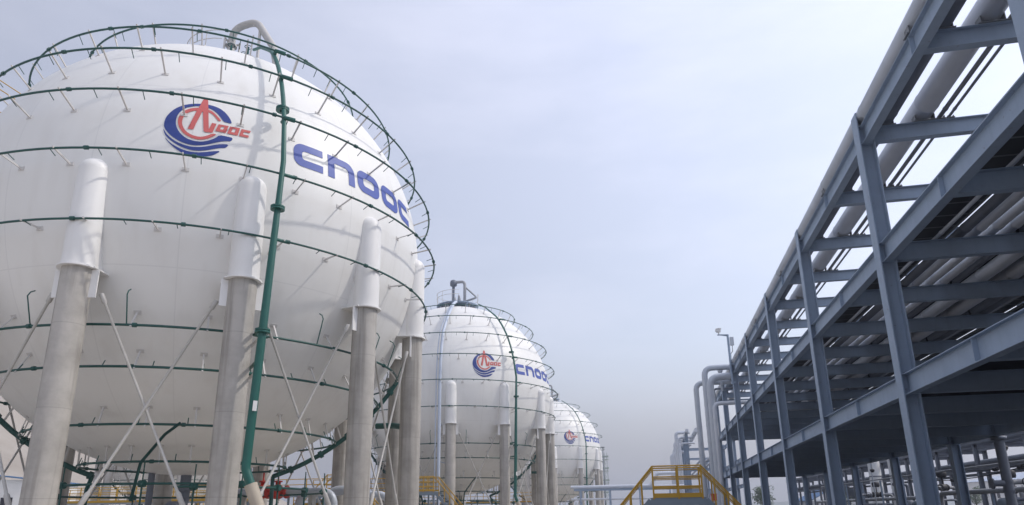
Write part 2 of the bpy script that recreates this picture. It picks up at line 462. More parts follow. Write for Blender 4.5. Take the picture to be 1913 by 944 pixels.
def decal(mb, loops, off):
    """fill loops given in (azimuth, elevation) degrees on the tank shell"""
    pts, edges = [], []
    for L in loops:
        k = len(pts)
        for i in range(len(L)):
            a, b = L[i], L[(i + 1) % len(L)]
            m_ = max(1, int(math.hypot(a[0] - b[0], a[1] - b[1]) / 1.2))
            for j in range(m_):
                pts.append(Vector((a[0] + (b[0] - a[0]) * j / m_, a[1] + (b[1] - a[1]) * j / m_)))
        for i in range(k, len(pts)):
            edges.append((i, i + 1 if i + 1 < len(pts) else k))
    x0 = min(p.x for p in pts); x1 = max(p.x for p in pts); y0 = min(p.y for p in pts); y1 = max(p.y for p in pts)
    x = x0 + .5
    while x < x1:
        y = y0 + .45
        while y < y1:
            if inside(x, y, loops): pts.append(Vector((x, y)))
            y += 1.1
        x += 1.1
    v, e, f, *_ = delaunay_2d_cdt(pts, edges, [], 0, 1e-4)
    ff = []
    for t in f:
        px = sum(v[i].x for i in t) / len(t); py = sum(v[i].y for i in t) / len(t)
        if inside(px, py, loops): ff.append(tuple(t))
    mb.add([sph(p.x, p.y, RT + off) for p in v], ff, True)

def lettering_loops():
    H = 6.1
    c = [(7.2, H, 0), (0, H, 2.2), (0, 0, 2.2), (7.2, 0, 0), (7.2, 1.9, 0), (2.0, 1.9, .75), (2.0, H - 1.9, .75), (7.2, H - 1.9, 0)]
    n = [(0, 0, 0), (0, H, 0), (7.8, H, 2.6), (7.8, 0, 0), (5.9, 0, 0), (5.9, H - 1.95, 1.0), (1.8, H - 1.95, 0), (1.8, 0, 0)]
    o = [(0, 0, 2.2), (0, H, 2.2), (8.0, H, 2.2), (8.0, 0, 2.2)]
    oh = [(2.0, 1.9, .75), (2.0, H - 1.9, .75), (6.0, H - 1.9, .75), (6.0, 1.9, .75)]
    rs = []
    for x, ls in ((-38.95, [c]), (-30.4, [n]), (-21.65, [o, oh]), (-12.55, [o, oh]), (-3.75, [c])):
        rs.append([[(px + x, py + 6.85) for px, py in roundpoly(l)] for l in ls])
    return rs

ring_list = [(54, .70), (40, .78), (26.9, .80), (14.2, .75), (0.9, .73), (-12.1, .62), (-31.1, .58), (-39.3, .60), (-53.2, .55), (-66.5, .50)]
FRONT = (-118, 38)          # azimuths of a tank that face the road
def make_tank():
    root = empty('spherical_tank', (0, 0, 0), 'x', 'gas tank')
    # shell
    s = MB(); nu, nv = 120, 60
    vs, fs = [], []
    for j in range(nv + 1):
        ph = -90 + 180 * j / nv
        for i in range(nu): vs.append(sph(360 * i / nu, ph))
    for j in range(nv):
        for i in range(nu):
            a, b, c, d = j * nu + i, j * nu + (i + 1) % nu, (j + 1) * nu + (i + 1) % nu, (j + 1) * nu + i
            if j == 0: fs.append((a, c, d))
            elif j == nv - 1: fs.append((a, b, c))
            else: fs.append((a, b, c, d))
    s.add(vs, fs, True)
    shell = s.build('shell', M['shell'], root)
    e1 = MB()
    decal(e1, [smooth_loop(EMBLEM['crescent'])], .010)
    decal(e1, [smooth_loop(EMBLEM['wave1'])], .010)
    decal(e1, [smooth_loop(EMBLEM['wave2'])], .010)
    tag(e1.build('emblem_swirl', M['blue'], shell), 'blue round emblem with three wave stripes')
    e2 = MB()
    decal(e2, [smooth_loop(EMBLEM['ring'])], .013)
    decal(e2, [EMBLEM['tower']], .017)
    decal(e2, [EMBLEM['o1'], EMBLEM['o1h']], .017); decal(e2, [EMBLEM['o2'], EMBLEM['o2h']], .017)
    decal(e2, [EMBLEM['c']], .017)
    tag(e2.build('emblem_letters', M['red'], shell), 'red derrick, ring and small letters of the emblem')
    for ls in lettering_loops():
        t = MB(); decal(t, ls, .010)
        tag(t.build('letter', M['lblue'], shell), 'large blue letter painted on the shell')
    # legs
    LR, LZ = 8.9, 9.1
    leg = MB(); leg.lathe([(.43, 0), (.43, LZ - .012)], 28); leg.box((-.75, -.75, -.6), (.75, .75, .45))
    lm = leg.mesh('leg', M['conc'])
    jk = MB()
    dome = [(.46 * math.cos(R(a)), 12.25 + .44 * math.sin(R(a))) for a in range(0, 91, 15)]
    jk.lathe([(.475, LZ)] + dome, 28)
    jk.box((-.70, -.41, LZ + .02), (-.02, .41, 11.4))                       # web plates that run back into the shell
    jm = jk.mesh('jacket', M['jacket'])
    cl = MB(); cl.lathe([(.43, LZ - .05), (.56, LZ - .05), (.56, LZ), (.46, LZ)], 28, smooth=False)
    cl.box((-.72, -.58, LZ - .045), (.16, .58, LZ - .006))
    cm = cl.mesh('collar', M['jacket'])
    bks = []
    for sg in (-1, 1):
        bk = MB(); bk.bar((0, sg * .38, LZ - .50), (0, sg * .64, LZ - .50), .05, .86)
        bks.append(bk.mesh('bracket', M['jacket']))
    azs = [-77 + 30 * k for k in range(12)]
    for a in azs:
        L = link('leg', lm, root, (LR * math.cos(R(a)), LR * math.sin(R(a)), 0), (0, 0, R(a)))
        link('jacket', jm, L); link('collar', cm, L); [link('bracket', q_, L) for q_ in bks]
    # tie rods with turnbuckles: crossing pairs between neighbouring legs
    def rodpts(a, b):
        pa = Vector((LR * math.cos(R(a)), LR * math.sin(R(a)), 8.35)); pb = Vector((LR * math.cos(R(b)), LR * math.sin(R(b)), 1.1))
        d = (pb - pa); h = Vector((d.x, d.y, 0)).normalized()
        return pa + h * .70, pb - h * .48
    for i, a in enumerate(azs):
        b = azs[(i + 1) % 12]
        for k, (u, w) in enumerate(((a, b), (b, a))):
            p, q = rodpts(u, w)
            out = Vector((p.x + q.x, p.y + q.y, 0)).normalized() * (.055 if k else -.055)
            p, q = p + out, q + out
            rd = MB(); rd.tube([p, p.lerp(q, .035), p.lerp(q, .04), p.lerp(q, .96), p.lerp(q, .965), q], [.075, .075, .042, .042, .075, .075], 8)
            ro = rd.build('tie_rod', M['rod'], root)
            tb = MB(); c0 = p.lerp(q, .80); c1 = p.lerp(q, .87); tb.tube([p.lerp(q, .79), c0, c1, p.lerp(q, .88)], [.042, .075, .075, .042], 8)
            pass
            tb.build('turnbuckle', M['rod'], ro)
    # water spray rings with couplings, stand-off struts and nozzles
    rest_strut, rest_coup = MB(), MB()
    for ri, (ph, off) in enumerate(ring_list):
        rr = RT + off
        rho, z = rr * math.cos(R(ph)), ZC + rr * math.sin(R(ph))
        tr = .037 if ph > -20 else .042
        rg = MB()
        n = 128
        rg.tube([(rho * math.cos(2 * math.pi * k / n), rho * math.sin(2 * math.pi * k / n), z) for k in range(n)], tr, 8, closed=True)
        step = 1.45 / rho
        ncnt = int(2 * math.pi / step)
        for k in range(ncnt):
            a = (k + .35) * 2 * math.pi / ncnt
            d = Vector((math.cos(a), math.sin(a), 0)); p = d * rho + Vector((0, 0, z))
            inn = (Vector((0, 0, ZC)) - p).normalized()
            if ph > -20:
                rg.tube([p, p + inn * .27 + Vector((0, 0, -.10))], .014, 5)
            elif ph > -35:
                if k % 2 == 0:
                    top = p + Vector((0, 0, .98)) + d * .28
                    rg.tube([p, top - Vector((0, 0, .1)), top + inn * .10, top + inn * .26], .021, 5)
            else:
                rg.tube([p, p + inn * .18 + Vector((0, 0, .10))], .018, 5)
        ro = rg.build('spray_ring', M['ring'], root)
        # couplings
        nc = max(8, int(2 * math.pi * rho / 3.05))
        for k in range(nc):
            a = 360 * (k + .25 + .13 * ri) / nc
            d0, d1 = [Vector((rho * math.cos(R(a + q)), rho * math.sin(R(a + q)), z)) for q in (-math.degrees(.06 / rho), math.degrees(.06 / rho))]
            aw = (a + 180) % 360 - 180
            cmb = MB() if FRONT[0] < aw < FRONT[1] else rest_coup
            cmb.tube([d0, d1], tr + .030, 10)
            if FRONT[0] < aw < FRONT[1]: cmb.build('coupling', M['ring'], ro)
        # struts
        ns = max(10, int(2 * math.pi * rho / 1.85))
        if ph < -20: ns = 24
        for k in range(ns):
            a = 360 * (k + .5) / ns
            aw = (a + 180) % 360 - 180
            d = Vector((math.cos(R(a)), math.sin(R(a)), 0)); p = d * rho + Vector((0, 0, z))
            # the strut leans a little: its foot sits lower on the shell than the ring
            f = sph(a, ph - (0.8 if ph > -20 else -1.5), RT - .01)
            ind = (FRONT[0] < aw < FRONT[1]) and ph > -60
            smb = MB() if ind else rest_strut
            smb.bar(p + (p - f).normalized() * .09, f, .052, .036, d)
            nf = (f - Vector((0, 0, ZC))).normalized()
            smb.bar(f - nf * .02, f + nf * .025, .22, .13)
            if ind: smb.build('strut', M['strut'], ro)
    tag(rest_strut.build('strut', M['strut'], root), kind='stuff')
    tag(rest_coup.build('coupling', M['ring'], root), kind='stuff')
    # riser feeding the rings: up beside the shell, then over the dome
    AZ = -42.6
    def mer(ph, r, az=AZ): return sph(az, ph, r)
    d = Vector((math.cos(R(AZ)), math.sin(R(AZ)), 0))
    pts = [mer(p_, RT + .45) for p_ in (66, 58, 50)] + [mer(p_, RT + .52 + (50 - p_) * .004) for p_ in range(45, 12, -4)]
    pv = RT + .78
    def rpos(z_):
        q_ = R(-42.8 - 1.6 * (ZC - z_) / 9.0)
        return Vector((math.cos(q_) * pv, math.sin(q_) * pv, z_))
    pts = [(Vector(p_)) for p_ in pts] + [rpos(z_) for z_ in (ZC + .6, ZC - 3, ZC - 6, 4.2)]
    tail = bent([rpos(4.2), rpos(3.2), rpos(2.72) + Vector((.20, .07, 0))], .45)
    rs = MB(); rs.tube(pts[:-1] + tail, [.06, .06, .065] + [.078] * 9 + [.085, .115] + [.128] * (1 + len(tail)), 16)
    ri_o = rs.build('riser_pipe', M['green'], root)
    for z_ in (ZC - 1.1, ZC - 5.2, ZC + 2.9):
        fl = MB()
        fl.lathe([(.10, -.06), (.225, -.06), (.225, -.01), (.18, -.01), (.18, .01), (.225, .01), (.225, .06), (.10, .06)], 18, tuple(rpos(z_) if z_ < ZC else d * (RT + .52) * .955 + Vector((0, 0, z_))), smooth=False)
        fl.build('flange', M['green'], ri_o)
    for ph, off in ring_list[1:8]:
        rho, z = (RT + off) * math.cos(R(ph)), ZC + (RT + off) * math.sin(R(ph))
        ct = MB()
        if ph < 5:
            ct.tube([rpos(z), d * rho + Vector((0, 0, z)), d * (rho - .02) + Vector((.30, .28, z - .02))], .06, 8)
            if ph < -5:
                sb = MB(); sb.bar(rpos(z - .35), d * (RT * math.cos(R(ph)) + .1) + Vector((0, 0, z - .35)), .06, .06); sb.build('stay', M['strut'], ri_o)
        else:
            ct.tube([d * (rho - .25) + Vector((0, 0, z - .05)), d * rho + Vector((0, 0, z)), d * rho + Vector((.24, .24, z))], .08, 8)
        ct.build('ring_branch', M['green'], ri_o)
    ft = MB(); ft.tube([tail[-1] + (tail[-2] - tail[-1]).normalized() * .06, tail[-1] + (tail[-1] - tail[-2]).normalized() * 2.9], .185, 14)
    tag(ft.build('buried_pipe', M['beige'], root), 'bare grey-beige pipe stub below the green riser')
    sg = MB(); sg.bar(rpos(4.85) + d * .166, rpos(5.15) + d * .166, .12, .012, tuple(d)); sg.build('name_plate', M['white'], ri_o)
    # crown of fittings on the pole
    top = Vector((0, 0, ZC + RT))
    pl = MB(); pl.lathe([(0.2, .30), (2.1, .30), (2.1, .36), (.2, .36), (.2, .30)], 32, tuple(top), smooth=False)
    for k in range(8): pl.bar(top + Vector((1.9 * math.cos(k * .785), 1.9 * math.sin(k * .785), -.25)), top + Vector((1.9 * math.cos(k * .785), 1.9 * math.sin(k * .785), .3)), .08, .08)
    pf = pl.build('top_platform', M['steel'], root)
    rl = MB()
    for h in (.78, 1.22): rl.tube([top + Vector((2.08 * math.cos(2 * math.pi * k / 36), 2.08 * math.sin(2 * math.pi * k / 36), .3 + h)) for k in range(30)], .022, 6)
    for k in range(0, 30, 3): rl.tube([top + Vector((2.08 * math.cos(2 * math.pi * k / 36), 2.08 * math.sin(2 * math.pi * k / 36), .33)), top + Vector((2.08 * math.cos(2 * math.pi * k / 36), 2.08 * math.sin(2 * math.pi * k / 36), 1.54))], .022, 6)
    rl.build('handrail', M['strut'], pf)
    vp = MB()
    vp.tube(bent([top + Vector((-.25, 0, -.1)), top + Vector((-.25, 0, 3.30)), top + Vector((1.05, -.05, 3.45)), top + Vector((2.25, -.3, 1.55)), top + Vector((2.65, -.5, .2)), top + Vector((2.9, -.9, -.7))], .75, 8), .17, 14)
    vp.lathe([(.17, 2.25), (.27, 2.25), (.27, 2.33), (.17, 2.33)], 14, tuple(top + Vector((-.25, 0, 0))), smooth=False)
    vp.build('vent_gooseneck', M['rod'], root)
    vv = MB()
    for (x, y) in ((.35, .25), (.1, -.45), (.8, -.15)):
        b0 = top + Vector((x, y, 0))
        vv.lathe([(.0, -.05), (.09, -.05), (.09, .7), (.16, .72), (.16, .80), (.09, .82), (.12, 1.05), (.16, 1.25), (.10, 1.45), (.05, 1.5), (.05, 1.95), (0, 1.95)], 14, tuple(b0))
        vv.lathe([(.15, 1.93), (.18, 1.95), (.15, 1.97)], 14, tuple(b0), smooth=False)
        vv.tube([b0 + Vector((0, 0, 1.1)), b0 + Vector((.35, .05, 1.1)), b0 + Vector((.5, .05, .9))], .07, 8)
    vv.build('relief_valve', M['green'], root)
    fr = MB()
    for (x, y) in ((-.45, -.25), (-.05, .35), (-.45, .35)): fr.bar(top + Vector((x, y, -.1)), top + Vector((x, y, 2.7)), .07, .07)
    fr.bar(top + Vector((-.45, -.25, 2.6)), top + Vector((-.45, .35, 2.6)), .07, .07); fr.bar(top + Vector((-.45, .35, 2.6)), top + Vector((-.05, .35, 2.6)), .07, .07)
    fr.bar(top + Vector((1.3, -.1, 3.0)), top + Vector((1.3, -.1, -.1)), .10, .10)
    fr.build('vent_support', M['strut'], root)
    mh = MB()
    for q in (-30, 15, 60, 110, 150, 200, 250):
        p = sph(q, 80, RT - .05); nrm = (p - Vector((0, 0, ZC))).normalized()
        mh.tube([p, p + nrm * .45], .12, 10); mh.tube([p + nrm * .45, p + nrm * .52], .2, 10)
    mh.build('nozzle', M['plat2'], root)
    # bottom outlet, drain and the header pipes that hang below the shell
    bt = MB()
    bt.tube(bent([(0, 0, ZC - RT + .15), (0, 0, 2.3), (1.4, -2.6, 2.25), (2.2, -4.2, 1.3)], .6), .2, 14)
    bt.tube(bent([(-1.1, -.6, ZC - RT + .3), (-1.1, -.6, 1.5), (-3.0, -2.5, 1.2)], .4), .13, 10)
    bt.lathe([(.2, 0), (.31, 0), (.31, .12), (.2, .12)], 16, (0, 0, 2.9), smooth=False)
    tag(bt.build('outlet_pipe', M['pipe3'], root), 'dark outlet pipe under the bottom of the tank')
    hd = MB()
    for (a0, r0, z0) in ((-70, 4.6, 3.0), (-10, 4.6, 2.9), (150, 5.2, 2.75), (60, 5.4, 2.8)):
        hd.tube([(r0 * math.cos(R(a0 + q)), r0 * math.sin(R(a0 + q)), z0) for q in range(-48, 49, 6)], .042, 8)
        for q in (-40, 0, 40):
            p = Vector((r0 * math.cos(R(a0 + q)), r0 * math.sin(R(a0 + q)), z0)); hd.tube([p, p + Vector((0, 0, .75))], .022, 6); hd.tube([p + Vector((0, 0, .0)), p - Vector((0, 0, z0))], .032, 6)
            hd.tube([p - Vector((.1, 0, 0)), p + Vector((.1, 0, 0))], .12, 8)
        hd.tube(bent([(3.2, -4.9, 4.9), (2.9, -5.2, 4.5), (2.3, -5.4, 3.6), (2.2, -5.5, 2.4)], .3), .05, 10)
    hd.tube(bent([(6.6, 3.4, 5.6), (7.4, 3.4, 5.6), (8.2, 2.6, 5.4)], .3), .13, 10)
    hd.build('spray_header', M['ring'], root)
    for a0, p0, p1 in ((30, -30, -74), (212, -26, -74)):
        fp = MB()
        pts = [sph(a0, p_, RT + .62) for p_ in range(p0, p1, -4)]
        fp.tube(pts, .10, 10)
        fp.tube([pts[-1] + Vector((0, 0, .02)), pts[-1] + Vector((.3, -.5, -.5)), pts[-1] + Vector((.3, -.5, -1.9))], .08, 8)
        fo = fp.build('feed_pipe', M['ring'], root)
        for p_ in range(p0 - 4, p1, -8):
            st = MB(); st.bar(sph(a0, p_, RT - .02), sph(a0, p_ - 1.5, RT + .66), .06, .06); st.build('stay', M['strut'], fo)
            st = MB(); st.tube([sph(a0, p_ + .9, RT + .62), sph(a0, p_ - .0, RT + .62)], .16, 10); st.build('coupling', M['ring'], fo)
    return root

tank = make_tank()
tank.location = (-18.42, 24.77, 0.05)
tag(tank, 'huge white spherical gas tank nearest the camera, filling the whole left side', 'gas tank', 'white spherical gas tanks')
spots = [(-18.2, 62.88, -.08, 'white spherical gas tank in the middle of the row, pale vent pipe down its side'),
         (-18.1, 122.5, -.40, 'smallest looking white spherical tank at the far end of the row'),
         (-64.5, 84.0, 0, 'white spherical tank of the second row, its underside glimpsed below the nearest tank')]
def compact_crown():
    T = Vector((0, 0, ZC + RT))
    a = MB(); a.lathe([(0, 2.25), (.14, 2.25), (.14, 2.5), (.34, 2.6), (.36, 2.9), (.30, 3.12), (.18, 3.2), (0, 3.2)], 16, tuple(T + Vector((-.45, 0, 0)))); a.tube([T + Vector((-.45, 0, -.1)), T + Vector((-.45, 0, 2.4))], .13, 12)
    b = MB(); b.tube(bent([T + Vector((-.35, 0, 2.95)), T + Vector((.75, -.05, 2.95)), T + Vector((.75, -.05, -.2))], .4), .15, 12)
    c = MB(); c.tube(bent([T + Vector((.8, 0, 2.35)), T + Vector((2.0, -.1, 1.15)), T + Vector((.8, -.05, .85))], .12), .09, 10)
    d = MB()
    for (x, y, h) in ((.05, .2, 1.7), (.3, -.35, 1.4), (-.1, -.5, 1.2), (.4, .5, 1.1)):
        d.lathe([(0, -.1), (.08, -.1), (.08, .5), (.17, .52), (.17, .62), (.1, .65), (.15, .9), (.08, h - .2), (.04, h), (0, h)], 12, tuple(T + Vector((x, y, 0))))
    return [m_.mesh(n_, M[k_]) for m_, n_, k_ in ((a, 'vent_silencer', 'pipe3'), (b, 'vent_pipe', 'plat2'), (c, 'pipe_bracket', 'plat2'), (d, 'valve_cluster', 'plat2'))]
compact = compact_crown()
for i, (x, y, z, lab) in enumerate(spots):
    t2 = copy_tree(tank)
    t2.location = (x, y, z)
    tag(t2, lab)
    for ch in list(t2.children):
        if ch.name.startswith(('vent_gooseneck', 'vent_support', 'relief_valve')): bpy.data.objects.remove(ch)
    link('vent_silencer', compact[0], t2); link('vent_pipe', compact[1], t2); link('pipe_bracket', compact[2], t2); link('valve_cluster', compact[3], t2)
    if i == 0:
        # pale vent line and its ladder rail, only on this tank
        b = MB()
        for az_, r_ in ((-82.5, .13), (-84.4, .05)):
            pts = [sph(az_ + 5 * max(0, (p_ - 30) / 40), p_, RT + .42) for p_ in range(74, 5, -5)]
            dd = Vector((math.cos(R(az_)), math.sin(R(az_)), 0))
            b.tube(pts + [dd * (RT + .45) + Vector((0, 0, z_)) for z_ in (ZC, 8, 4, .3)], r_, 12)
        for z_ in (3, 6, 9, 12.4, 14.5):
            ph = math.degrees(math.asin(max(-1, min(1, (z_ - ZC) / RT))))
            dd = Vector((math.cos(R(-82.5)), math.sin(R(-82.5)), 0))
            b.bar(sph(-82.5, ph, RT - .05), dd * (RT + .45 if z_ < 13 else (RT + .42) * math.cos(R(ph))) + Vector((0, 0, z_)), .08, .08)
        tag(b.build('vent_line', M['paleblue'], t2), 'pale blue-white vent line with a thin rail beside it')

# ------------------------------------------------------------------ pipe rack
def hsec(mb, p, q, depth, width, tw=.02, tf=.03, up=(0, 0, 1)):
    """H section between p and q; depth along `up`, flanges square to it"""
    p, q, u = Vector(p), Vector(q), Vector(up)
    d = (q - p).normalized(); sx = d.cross(u).normalized()
    mb.bar(p, q, tw, depth - 2 * tf, up)
    for s in (-1, 1):
        o = u * (s * (depth / 2 - tf / 2))
        mb.bar(p + o, q + o, width, tf, up)

XR0, XR1 = 8.0, 17.9          # outer faces of the two column lines
FR = [3.0, 13.55, 23.9, 34.75, 45.6, 56.45, 67.3, 78.15, 89.0]
LV = [(5.41, 6.07), (9.93, 10.61), (14.42, 15.10)]
CW, CDP = .54, .50
def make_rack():
    root = empty('pipe_rack', (0, 0, 0), 'long three-level grey steel pipe rack running along the right side', 'pipe rack', 'steel pipe racks')
    c = MB(); hsec(c, (0, 0, 0), (0, 0, 15.65), CDP, CW, .03, .04, (1, 0, 0)); c.box((-.42, -.42, -.3), (.42, .42, .28))
    cmesh = c.mesh('column', M['steel'])
    pms = []
    for z0, z1 in LV:
        pm = MB()
        pm.box((-CDP / 2 + .042, -CW / 2 + .01, z1 - .012), (CDP / 2 - .042, -.016, z1 + .012))
        pm.box((-.20, -.05, z0 - .06), (.20, -.016, z1 + .06))
        pm.box((-CDP / 2 + .042, -CW / 2 + .01, z0 - .012), (CDP / 2 - .042, -.016, z0 + .012))
        for bx in (-.15, .15):
            for k in range(4): pm.tube([(bx, -.05, z0 + .1 + k * .15), (bx, -.075, z0 + .1 + k * .15)], .022, 6)
        pms.append(pm.mesh('connection_plate', M['steel']))
    for y in FR:
        for x in (XR0 + CDP / 2, XR1 - CDP / 2):
            L = link('column', cmesh, root, (x, y + CW / 2 - .25, 0))
            for q_ in pms: link('connection_plate', q_, L)
    spans = {}
    for i in range(len(FR) - 1):
        y0, y1 = FR[i] + CW / 2 - .25 + .03, FR[i + 1] + CW / 2 - .25 - .03
        ln = round(y1 - y0, 3)
        for li, (z0, z1) in enumerate(LV):
            key = (ln, li)
            if key not in spans:
                b = MB(); hsec(b, (0, 0, 0), (0, ln, 0), z1 - z0, .30, .018, .026)
                st = MB()
                for yy in (ln / 2,):
                    for s in (-1, 1): st.bar((s * .078, yy, -(z1 - z0) / 2 + .028), (s * .078, yy, (z1 - z0) / 2 - .028), .135, .02, (0, 1, 0))
                spans[key] = (b.mesh('side_beam', M['steel']), st.mesh('stiffener', M['steel']))
            for x in (XR0 + CDP / 2, XR1 - CDP / 2):
                L = link('side_beam', spans[key][0], root, (x, y0, (z0 + z1) / 2))
                link('stiffener', spans[key][1], L)
    ys = []
    for i, y in enumerate(FR):
        ys.append(y + CW / 2 - .25)
        if i < len(FR) - 1: ys.append((y + FR[i + 1]) / 2 + CW / 2 - .25)
    for li, (z0, z1) in enumerate(LV):
        b = MB(); d_ = .58 if li == 2 else .62
        hsec(b, (XR0 + CDP / 2 + .16, 0, 0), (XR1 - CDP / 2 - .16, 0, 0), d_, .28, .018, .024)
        bm2 = b.mesh('cross_beam', M['steel'])
        for y in ys: link('cross_beam', bm2, root, (0, y, z1 - d_ / 2 - .004))
    # solid sheets on the lower levels, coloured near-black to stand in for shade
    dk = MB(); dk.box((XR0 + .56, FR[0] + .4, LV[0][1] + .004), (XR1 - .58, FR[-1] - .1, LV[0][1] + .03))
    dk.build('lower_deck', M['deck_shade'], root)
    dk = MB(); dk.box((12.35, FR[0] + .4, LV[1][1] + .80), (15.98, FR[-1] - .1, LV[1][1] + .83))  # plate added above the pipes to block sky between them
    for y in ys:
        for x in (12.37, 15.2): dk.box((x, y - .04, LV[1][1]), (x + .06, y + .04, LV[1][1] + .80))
    dk.build('sky_block_plate', M['deck_shade'], root)
    return root, ys
rack, YS = make_rack()
far = copy_tree(rack)
far.location = (-2.0, 127.0, 0)
for ch in list(far.children):
    if ch.name.startswith(('lower_deck', 'sky_block_plate')) or (ch.name.startswith('cross_beam') and abs(ch.location.y - round(ch.location.y / 33) * 33) > 3): bpy.data.objects.remove(ch)
tag(far, 'distant grey steel rack behind the tall bent pipes, with pipes dropping down its side')

# ---- pipes lying on the rack
def run_pipe(x, z, r, mt, label, y0=-1.5, y1=90.5, shoe=True, name='rack_pipe', group='pipes on the near pipe rack', dx=0, dy=0, sub='pipe_shoe'):
    o = empty(name, (x, y0, z), label, 'pipe', group)
    b = MB()
    L = y1 - y0
    pts, rs = [(0, 0, 0)], [r]
    for k in range(1, int(L / 5.9)):
        yb = k * 5.9 + 1.3
        for dy_, e in ((-.06, 0), (-.055, .012), (.055, .012), (.06, 0)): pts.append((0, yb + dy_, 0)); rs.append(r + e)
    pts.append((0, L, 0)); rs.append(r)
    b.tube(pts, rs, 20 if r > .2 else 10)
    b.build('pipe_run', mt, o)
    if shoe:
        s = MB(); w = max(.10, r * .8)
        h = sub_h = z - r * .55 - shoe
        s.box((-w, -.16, -r * .55 - h), (-w + .025, .16, -r * .5)); s.box((w - .025, -.16, -r * .55 - h), (w, .16, -r * .5))
        s.box((-w * 1.25, -.18, -r * .55 - h - .0), (w * 1.25, .18, -r * .55 - h + .025))
        sm_ = s.mesh(sub, M['tray'])
        for y in YS:
            if y0 < y + dy < y1: link(sub, sm_, o, (0, y + dy - y0, 0))
    return o
zt = LV[2][1]
pt = MB()
run_pipe(8.33, zt + .45, .30, M['pipe2'], 'thick pale pipe along the outer top edge of the rack', shoe=zt)
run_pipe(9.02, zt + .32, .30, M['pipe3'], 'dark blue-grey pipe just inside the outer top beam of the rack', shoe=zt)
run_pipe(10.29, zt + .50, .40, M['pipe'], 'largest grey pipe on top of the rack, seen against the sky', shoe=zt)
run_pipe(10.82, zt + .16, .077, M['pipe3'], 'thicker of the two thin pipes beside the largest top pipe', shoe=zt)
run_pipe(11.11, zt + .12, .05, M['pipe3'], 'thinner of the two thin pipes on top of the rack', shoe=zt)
zm = LV[1][1]
for x, r_, mt, lab in (
    (9.91, .065, 'pipe', 'thin pale pipe beside the cable tray on the middle rack level'),
    (10.67, .17, 'pipe3', 'first medium pipe from the cable tray on the middle rack level'),
    (11.12, .175, 'pipe', 'second medium pipe from the cable tray on the middle rack level'),
    (11.63, .175, 'pipe', 'third medium pipe from the cable tray on the middle rack level'),
    (12.16, .17, 'pipe', 'fourth medium pipe from the cable tray on the middle rack level'),
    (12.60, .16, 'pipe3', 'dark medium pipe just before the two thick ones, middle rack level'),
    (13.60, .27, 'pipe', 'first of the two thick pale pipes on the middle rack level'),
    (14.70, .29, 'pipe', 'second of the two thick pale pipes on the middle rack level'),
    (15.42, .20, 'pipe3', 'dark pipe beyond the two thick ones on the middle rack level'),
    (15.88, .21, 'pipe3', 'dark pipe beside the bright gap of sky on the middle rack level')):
    run_pipe(x, zm + r_ + .02, r_, M[mt], lab, shoe=False)
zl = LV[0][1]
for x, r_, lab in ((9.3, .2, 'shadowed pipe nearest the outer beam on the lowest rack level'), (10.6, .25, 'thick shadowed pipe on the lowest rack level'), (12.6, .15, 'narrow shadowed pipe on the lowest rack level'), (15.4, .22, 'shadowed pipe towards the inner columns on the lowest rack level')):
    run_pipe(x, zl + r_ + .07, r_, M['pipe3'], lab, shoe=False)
def tray(x0, x1, z, label, rung=1.0, rail=.12, solid=False):
    o = empty('cable_tray', ((x0 + x1) / 2, -1.5, z), label, 'cable tray', 'cable trays on the rack')
    w = (x1 - x0) / 2
    b = MB()
    for s in (-1, 1): b.box((s * w - .02, 0, 0), (s * w + .02, 91.5, rail))
    b.build('side_rail', M['tray'], o)
    b = MB()
    yy, on = [0.05], []
    k = 0.3
    while k < 91.4:
        yy += [k, k + .09]; on += [False, True]; k += rung
    vs, fs = [], []
    for y_ in yy: vs += [(-w + .021, y_, .03), (-w + .06, y_, .03), (w - .06, y_, .03), (w - .021, y_, .03)]
    for i_, o_ in enumerate(on):
        q_ = i_ * 4
        for c_ in ((0, 1, 2) if o_ else (0, 2)): fs.append((q_ + c_, q_ + c_ + 1, q_ + c_ + 5, q_ + c_ + 4))
    b.add(vs, fs)
    b.build('tray_slats', M['tray'], o)
    b = MB()
    b.box((-w + .03, .1, .055), (w - .03, 91.3, .085 if solid else .10))
    b.build('cable_bed', M['black'], o)
    return o
tray(8.62, 10.62, zm + .42, 'dark ladder cable tray along the outer edge of the middle rack level')
tray(17.02, 17.34, zm + .05, 'wide dark cable tray along the inner side of the middle rack level', .5, .12, True)
tray(16.45, 16.98, zm + .20, 'raised cable tray between the bright sky gap and the dark inner tray', .8, .42, True)

# far rack pipes
for x, z_, r_ in ((6.33, zt + .45, .30), (8.0, zt + .5, .4), (9.0, zm + .3, .22), (10.2, zm + .3, .22), (11.4, zm + .3, .22)):
    run_pipe(x, z_, r_, M['pipe'], 'grey pipe lying on the distant rack', 128, 226, False, group='pipes on the distant rack')

# ---- tall pipes that leave the rack, bend and drop
def drop(x, y, z, r, xe, mt, label, stub=None):
    o = empty('bent_pipe', (x, y, 0), label, 'pipe', 'tall bent pipes beside the rack')
    b = MB(); b.tube(bent([(0, 0, 0), (0, 0, z), (xe - x, 0, z)], r * 3.0, 8), r, 18)
    b.build('pipe_run', mt, o)
    for zz in (2.6, 6.2, 9.8):
        f = MB(); f.lathe([(r, -.05), (r + .02, -.05), (r + .02, .05), (r, .05)], 18, (0, 0, zz), smooth=False); f.build('cladding_band', mt, o)
    return o
drop(4.80, 71.5, 14.35, .27, 8.6, M['pipe2'], 'leftmost of the tall bent pipes, partly behind the tallest')
p2 = drop(5.66, 70.2, 15.62, .29, 8.9, M['pipe2'], 'tallest bent pipe, its top arm reaching the rack above the others')
drop(6.0, 69.0, 14.45, .36, 8.2, M['pipe2'], 'thickest bent pipe with an elbow just below the tallest one')
